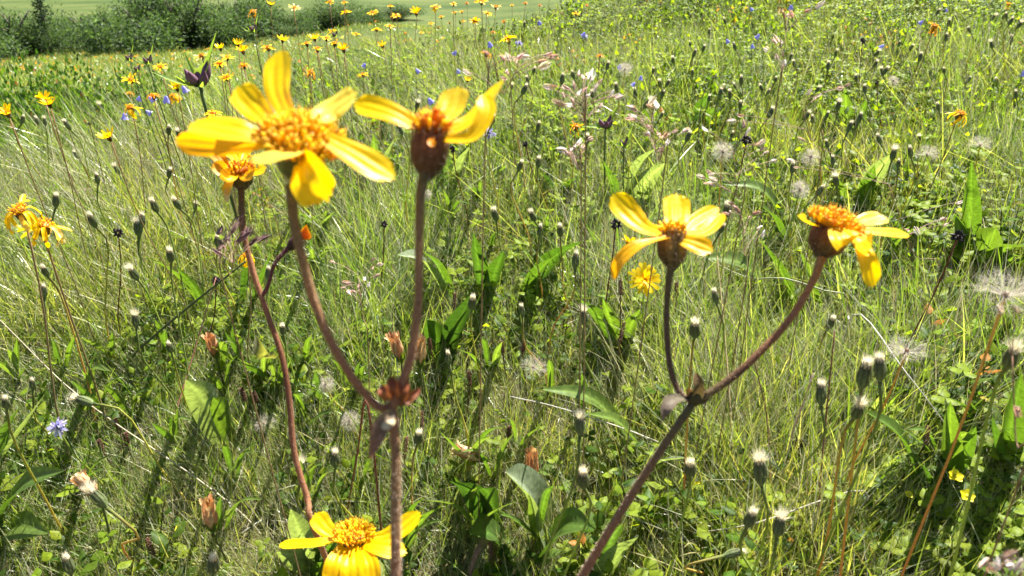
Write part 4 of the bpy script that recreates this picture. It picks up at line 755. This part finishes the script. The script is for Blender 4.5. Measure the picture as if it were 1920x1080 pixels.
def sample_area(n, ymin, ymax, margin=.3, pw=1.6):
    """points over the visible wedge; density falls with distance"""
    u = rng.random(n); y = (ymin ** (2 - pw) + u * (ymax ** (2 - pw) - ymin ** (2 - pw))) ** (1 / (2 - pw)) if abs(pw - 2) > 1e-6 else ymin * (ymax / ymin) ** u
    hw = .70 * y + margin; x = (rng.random(n) * 2 - 1) * hw; return x, y
def mk(x, y, n): return np.stack([x, y, terrain(x, y)], -1)
N1 = 60000
x, y = sample_area(N1, .42, 7.5, pw=1.35)
f1 = fld(x, y, 2.2, 3.1); f2 = fld(x, y, 1.1, 9.7)
dens = np.clip(.8 + .9 * f1 - .25 * (y < 1.0) * (x > -.1), .25, 1); keep = rng.random(N1) < dens; x, y, f1, f2 = x[keep], y[keep], f1[keep], f2[keep]
n = len(x); r_ = rng.random(n); strawbias = np.clip(.28 + .5 * f2 + .62 * np.clip((-x / y + .05) * 4, 0, 1) * np.clip((y - 1.1) * 2, 0, 1) - .08 * (x > .2) * (y > 1.2), .05, .66)
idx = np.where(r_ < strawbias, rng.integers(11, 15, n), np.where(r_ < strawbias + .30, rng.integers(6, 11, n), np.where(r_ > .985, rng.integers(15, 18, n), rng.integers(0, 6, n)))).astype(np.int32)
rot = np.stack([rng.normal(0, .1, n), rng.normal(0, .1, n), rng.random(n) * 6.283], -1).astype(np.float32)
rot[:, 0] += rng.normal(0, .12, n); rot[:, 1] += rng.normal(-.05, .15, n)
sc = rng.uniform(.7, 1.2, n) * np.interp(y, [.4, .65, 1.2, 1.8], [.6, .8, .88, .8]) * (1 - .75 * ((x < -.36 * y) & (y > 1.7) & (y < 3.6))) * clear(x, y); scl = np.repeat(sc[:, None], 3, 1).astype(np.float32); scl[:, 2] *= rng.uniform(.8, 1.15, n)
N1b = 8000; xb, yb = sample_area(N1b, .46, 2.6, pw=1.1); nb_ = N1b
rb = np.stack([rng.normal(0, .3, nb_), rng.normal(-.22, .38, nb_), rng.random(nb_) * .8], -1).astype(np.float32); ib = np.where(rng.random(nb_) < .6, 18 + rng.integers(0, 3, nb_), 21 + rng.integers(0, 3, nb_)).astype(np.int32)
sb = np.repeat((rng.uniform(.6, 1.15, nb_) * np.interp(yb, [.45, .8, 1.5], [.6, .9, 1.1]) * clear(xb, yb))[:, None], 3, 1).astype(np.float32)
x = np.concatenate([x, xb]); y = np.concatenate([y, yb]); rot = np.concatenate([rot, rb]); idx = np.concatenate([idx, ib]).astype(np.int32); scl = np.concatenate([scl, sb]); n = len(x)
scatter('meadow_grass', gt, mk(x, y, n), rot, scl, idx, 'thin green and straw coloured grass blades covering the meadow')

# far sward
ft = [(grass_tuft(26, .12, .3, .008, .02, .25, .12, .5, .9), M_grass) for _ in range(4)]
N2 = 9000; y = rng.uniform(6, 34, N2); x = (rng.random(N2) * 2 - 1) * .75 * y; x = np.where(x > 1, -x, x); n = N2
rot = np.stack([rng.normal(0, .1, n), rng.normal(0, .1, n), rng.random(n) * 6.283], -1).astype(np.float32)
scl = np.repeat(rng.uniform(.6, 1.3, n)[:, None], 3, 1).astype(np.float32) * np.where(y > 14, .6, 1.)[:, None].astype(np.float32)
scatter('valley_grass', ft, mk(x, y, n), rot, scl, rng.integers(0, 4, n).astype(np.int32), 'cropped grass of the hollow below the willow bushes')

# small-leaved ground cover (clover, bilberry and the like)
def small_leaf(mb, c, az, tilt, L, w, col, n=3):
    d = np.array([math.cos(az) * math.cos(tilt), math.sin(az) * math.cos(tilt), math.sin(tilt)]); s = np.array([-math.sin(az), math.cos(az), 0]); nn = np.cross(d, s) * -1
    c = np.array(c); V = [c]; prof = (.75, 1.0, .62)
    for i, pw in enumerate(prof):
        u = (i + 1) / 4; V += [c + d * L * u + s * w * .5 * pw + nn * w * .12, c + d * L * u - nn * w * .05, c + d * L * u - s * w * .5 * pw + nn * w * .12]
    V.append(c + d * L); Fc = [(0, 2, 1), (0, 3, 2), (1, 2, 5, 4), (2, 3, 6, 5), (4, 5, 8, 7), (5, 6, 9, 8), (7, 8, 10), (8, 9, 10)]
    mb.add(V, Fc, col)
LEAFG = [(.055, .11, .010), (.085, .14, .012), (.13, .19, .014), (.05, .09, .012), (.18, .23, .022), (.08, .13, .02), (.04, .075, .010)]
REDS = [(.28, .09, .02), (.35, .16, .03), (.22, .05, .02), (.3, .24, .04)]
def sprig(kind, red=0.):
    mb = MB(); H = U(.03, .075)
    if kind == 'clover':
        for k in range(5):
            az = U(0, 6.28); b = np.array([math.cos(az), math.sin(az), 0]) * U(.005, .03); top = b + np.array([U(-.01, .01), U(-.01, .01), H * U(.5, 1.1)])
            tube(mb, [b * .2, (b + top) / 2 + (0, 0, .004), top], .0004, 3, (.08, .13, .03), cap=False)
            a0 = U(0, 6.28); L = U(.006, .013); c = v3(random.choice(LEAFG), .3)
            for q in range(3): small_leaf(mb, top, a0 + q * 2.094, U(-.1, .35), L, L * .8, c)
    else:
        for st in range(3):
            az = U(0, 6.28); tip = np.array([math.cos(az) * .02, math.sin(az) * .02, H * U(.7, 1.2)]); P = spline([np.zeros(3), tip * .5 + (0, 0, .004), tip], 5); tube(mb, P, .0005, 3, (.1, .1, .03), cap=False)
            for q in range(7):
                p = P[min(4, int(q / 7 * 5) + 0)] * .6 + P[min(4, int(q / 7 * 5) + 1)] * .4; L = U(.007, .016)
                c = v3(random.choice(REDS if random.random() < red else LEAFG), .2)
                small_leaf(mb, p, U(0, 6.28), U(0, .8), L, L * U(.5, .75), c)
    return mb
cv = [(sprig('clover'), M_leaf) for _ in range(5)] + [(sprig('shrub'), M_leaf) for _ in range(5)] + [(sprig('shrub', .45), M_leaf) for _ in range(2)]
N3 = 24000; x, y = sample_area(N3, .42, 5.0, pw=.55); f = fld(x, y, 2.0, 21.3)
pr = np.clip(.55 - .8 * f1[:1].mean() * 0 + .9 * f + .2 * (x > 0) , .15, 1) * np.where((x < -.3 * y) & (y > 1.2), .45, 1); keep = rng.random(N3) < pr; x, y, f = x[keep], y[keep], f[keep]; n = len(x)
px_ = 960 + F * x / (y * math.cos(PITCH) + .5 * math.sin(PITCH))
idx = rng.integers(0, 10, n); f3 = fld(x, y, 3.0, 41.); red = (rng.random(n) < .012 + .35 * (f3 > .42)); idx = np.where(red, rng.integers(10, 12, n), np.where(f > .1, rng.integers(0, 5, n), idx)).astype(np.int32)
rot = np.stack([rng.normal(0, .12, n), rng.normal(0, .12, n), rng.random(n) * 6.283], -1).astype(np.float32)
sc = rng.uniform(.6, 1.3, n) * (1 + .3 * ((x > .45) & (y < 1.4))) * (1 + .15 * (y > 1.5)); scl = np.repeat(sc[:, None], 3, 1).astype(np.float32); scl[:, 2] *= np.interp(y, [.8, 1.6], [1, 1.7])
scatter('ground_cover_leaves', cv, mk(x, y, n), rot, scl, idx, 'small rounded clover and bilberry leaves growing low in the grass')

# ------------------------------------------------------------------ shrubs, willow bushes, spruce
def crown_mesh(name, n, R3, leafL, leafW, cols, lump=9, seed=0, mat=None, up=.2):
    rr = np.random.default_rng(seed); cl = rr.normal(size=(lump, 3)) * np.array(R3) * .42; cl[:, 2] = np.abs(cl[:, 2]) * .9 + R3[2] * .35; rad = rr.uniform(.32, .55, lump)[:, None] * np.array(R3)
    k = rr.integers(0, lump, n); d = rr.normal(size=(n, 3)); d /= np.linalg.norm(d, axis=1)[:, None]; rd = rr.random(n) ** .45 * (1 + .16 * rr.normal(size=n)); P = cl[k] + d * rad[k] * rd[:, None]
    P[:, 2] = np.maximum(P[:, 2], rr.random(n) * .08 * R3[2]); a = rr.normal(size=(n, 3)) * .6 + d * .6; a[:, 2] += up; a /= np.linalg.norm(a, axis=1)[:, None]; s_ = np.cross(a, rr.normal(size=(n, 3))); s_ /= np.linalg.norm(s_, axis=1)[:, None]
    L = leafL * rr.uniform(.6, 1.3, n)[:, None]; W = leafW * rr.uniform(.6, 1.2, n)[:, None]; V = np.stack([P, P + a * L * .45 + s_ * W * .5, P + a * L, P + a * L * .45 - s_ * W * .5], 1).reshape(-1, 3)
    cc = np.array(cols)[rr.integers(0, len(cols), n)] * rr.uniform(.75, 1.25, n)[:, None]; mb = MB(); mb.add(V, [(4 * i, 4 * i + 1, 4 * i + 2, 4 * i + 3) for i in range(n)], np.repeat(cc, 4, 0)); return mb.mesh(name, mat or M_bush, smooth=False)
WC = [(.06, .095, .042), (.085, .12, .058), (.045, .075, .03), (.12, .155, .085), (.075, .11, .042)]
WIL = [crown_mesh('crown', 9000, (1.1, .9, 1.0), .085, .032, WC, 11, s_) for s_ in (1, 2, 3)]
def trunks(h, r_, n, spread, seed=0, col=(.12, .09, .07)):
    mb = MB(); random.seed(seed)
    for k in range(n):
        t = 6.283 * k / n + U(-.4, .4); e = np.array([math.cos(t) * spread, math.sin(t) * spread, h * U(.8, 1.1)]); tube(mb, spline([(0, 0, -.1), e * .4 + (0, 0, h * .1), e], 7), [r_, r_ * .6, r_ * .25], 6, col)
        for q in range(3): e2 = e * U(.4, .8); tube(mb, spline([e2, e2 + (U(-.3, .3) * h, U(-.3, .3) * h, h * .25)], 4), [r_ * .3, r_ * .1], 4, col)
    return mb.mesh('trunk', M_bark)
def crown_h(m):
    z = np.zeros(len(m.vertices) * 3); m.vertices.foreach_get('co', z); return float(np.percentile(z[2::3], 98.5))
WTR = trunks(.9, .05, 6, .55, 4)
random.seed(77)
wl = [(20, 108, 25, 2.0, 'leftmost willow bush, cut by the left edge'), (75, 104, 25.5, 1.5, 'low willow bush in front of the spruce'), (130, 98, 27, 1.35, 'grey-green willow bush right of the spruce'), (185, 96, 26, 1.75, 'dark round willow bush above the hollow'), (240, 95, 26, 1.3, 'short willow bush with a brownish side'),
      (300, 92, 25, 2.3, 'tallest willow bush, reaching the top edge'), (355, 88, 25.5, 2.3, 'broad grey willow bush right of the tallest'), (410, 78, 25.5, 1.8, 'willow bush with bright twigs above the grassy hump'), (-30, 100, 26, 1.6, 'willow bush mostly beyond the left edge'), (455, 50, 31, 1.6, 'willow bush just behind the grassy hump'), (520, 48, 32, 1.4, 'far willow bush behind the faded arnica'), (575, 55, 32, 1.5, 'far willow bush above the upper arnicas'), (630, 62, 31, 1.7, 'far dark willow bush left of the open field strip'), (690, 55, 31, 1.6, 'rightmost dark willow bush in the hollow'),
      (740, 40, 34, 1.3, 'last small willow bush, half hidden by arnicas')]
TOP = [12, 28, 42, 22, 35, -25, -20, 0, 5, -5, 15, 20, 5, 5, 8]
for k, (px, py, d, hgt, lab) in enumerate(wl):
    p = at(px, py, d); z = tz(p[0], p[1]); root = empty('willow_bush', (p[0], p[1], z)); s_ = (at(px, TOP[k], d)[2] - z) / crown_h(WIL[k % 3]); M = Matrix.Diagonal((max(1, s_) * U(.95, 1.2), max(1, s_) * U(.9, 1.1), s_, 1)) @ Matrix.Rotation(U(0, 6), 4, 'Z'); inst('crown', WIL[k % 3], root, M); inst('trunk', WTR, root, M); tag(root, lab, 'willow bush', 'willow bushes in the hollow')
# spruce
p = at(96, 95, 24.8); root = empty('spruce_tree', (p[0], p[1], tz(p[0], p[1]))); mb = MB(); tube(mb, [(0, 0, -.1), (0, 0, 1.4), (.02, 0, 2.9)], [.07, .05, .01], 6, (.09, .065, .05)); mb.obj('trunk', M_bark, root); mb = MB()
for k in range(46):
    z = .5 + 2.35 * k / 46; t = k * 2.4; L = .85 * (1 - (k / 48)) ** .8 * U(.6, 1.15) + .06
    for q in range(10):
        u = q / 10; c = np.array([math.cos(t) * L * u, math.sin(t) * L * u, z - .10 * u * L + .12 * u * u]); 
        for m_ in range(3): dd = nrm(np.array([math.cos(t), math.sin(t), 0]) * .5 + rng.normal(size=3) * .6); sheet(mb, [c, c + dd * .07, c + dd * .14], .035, rng.normal(size=3), 2, 1, col=v3((.03, .05, .025), .3))
mb.obj('crown', M_bush, root); zs = (at(96, -12, 24.8)[2] - root.location[2]) / 2.9; root.scale = (zs * 1.15, zs * 1.15, zs); tag(root, 'small dark spruce rising above the willow bushes', 'spruce')
# leafy shrub on the left
SC = [(.05, .11, .016), (.075, .14, .02), (.035, .075, .012), (.12, .18, .026), (.06, .11, .016), (.22, .08, .03)]
SH = [crown_mesh('crown', 12000, (.42, .38, .26), .017, .012, SC[:5] * 9 + [SC[5]], 22, s_, M_broad, .5) for s_ in (21, 22, 23)]
STR = trunks(.12, .004, 8, .12, 9)
random.seed(5)
for k, (px, py, d, s_, lab) in enumerate([(-20, 205, 2.35, 1.1, 'leafy bright green shrub at the left edge'), (45, 212, 2.3, 1.0, 'leafy shrub with reddish leaf specks, second from the left edge'), (105, 205, 2.4, .95, 'leafy shrub behind the small half-closed arnica'), (165, 195, 2.5, .8, 'last leafy shrub before the dark grass, near the stacked arnicas'), (10, 165, 2.75, 1.1, 'leafy shrub behind the ones on the left edge'), (90, 170, 2.8, 1.0, 'leafy shrub at the brow of the slope'), (205, 178, 2.8, .6, 'low shrub fringe behind the stacked arnicas')]):
    p = at(px, py, d); root = empty('bilberry_shrub', (p[0], p[1], tz(p[0], p[1]) - .02)); s_ = (at(px, [148, 150, 152, 160, 142, 142, 162][k], d)[2] - tz(p[0], p[1])) / crown_h(SH[k % 3]); hs = .72; M = Matrix.Rotation(U(0, 6), 4, 'Z') @ Matrix.Diagonal((hs, hs, min(s_, 1.5), 1)); inst('crown', SH[k % 3], root, M); inst('trunk', STR, root, M); tag(root, lab, 'shrub', 'leafy shrubs at the brow of the slope')
# far arnica specks on the hollow's meadow
mb = MB()
for k in range(300):
    y = U(16, 24); x = -y * U(.1, .68); z = tz(x, y); s_ = U(.015, .035); mb.add([(x - s_, y, z + .12), (x, y - s_, z + .14), (x + s_, y, z + .12), (x, y + s_, z + .16)], [(0, 1, 2, 3)], v3((.6, .26, .02)))
tag(mb.obj('distant_flowers', M_petal), 'orange flowers dotted over the meadow below the willow bushes', kind='stuff')
bpy.context.view_layer.update()
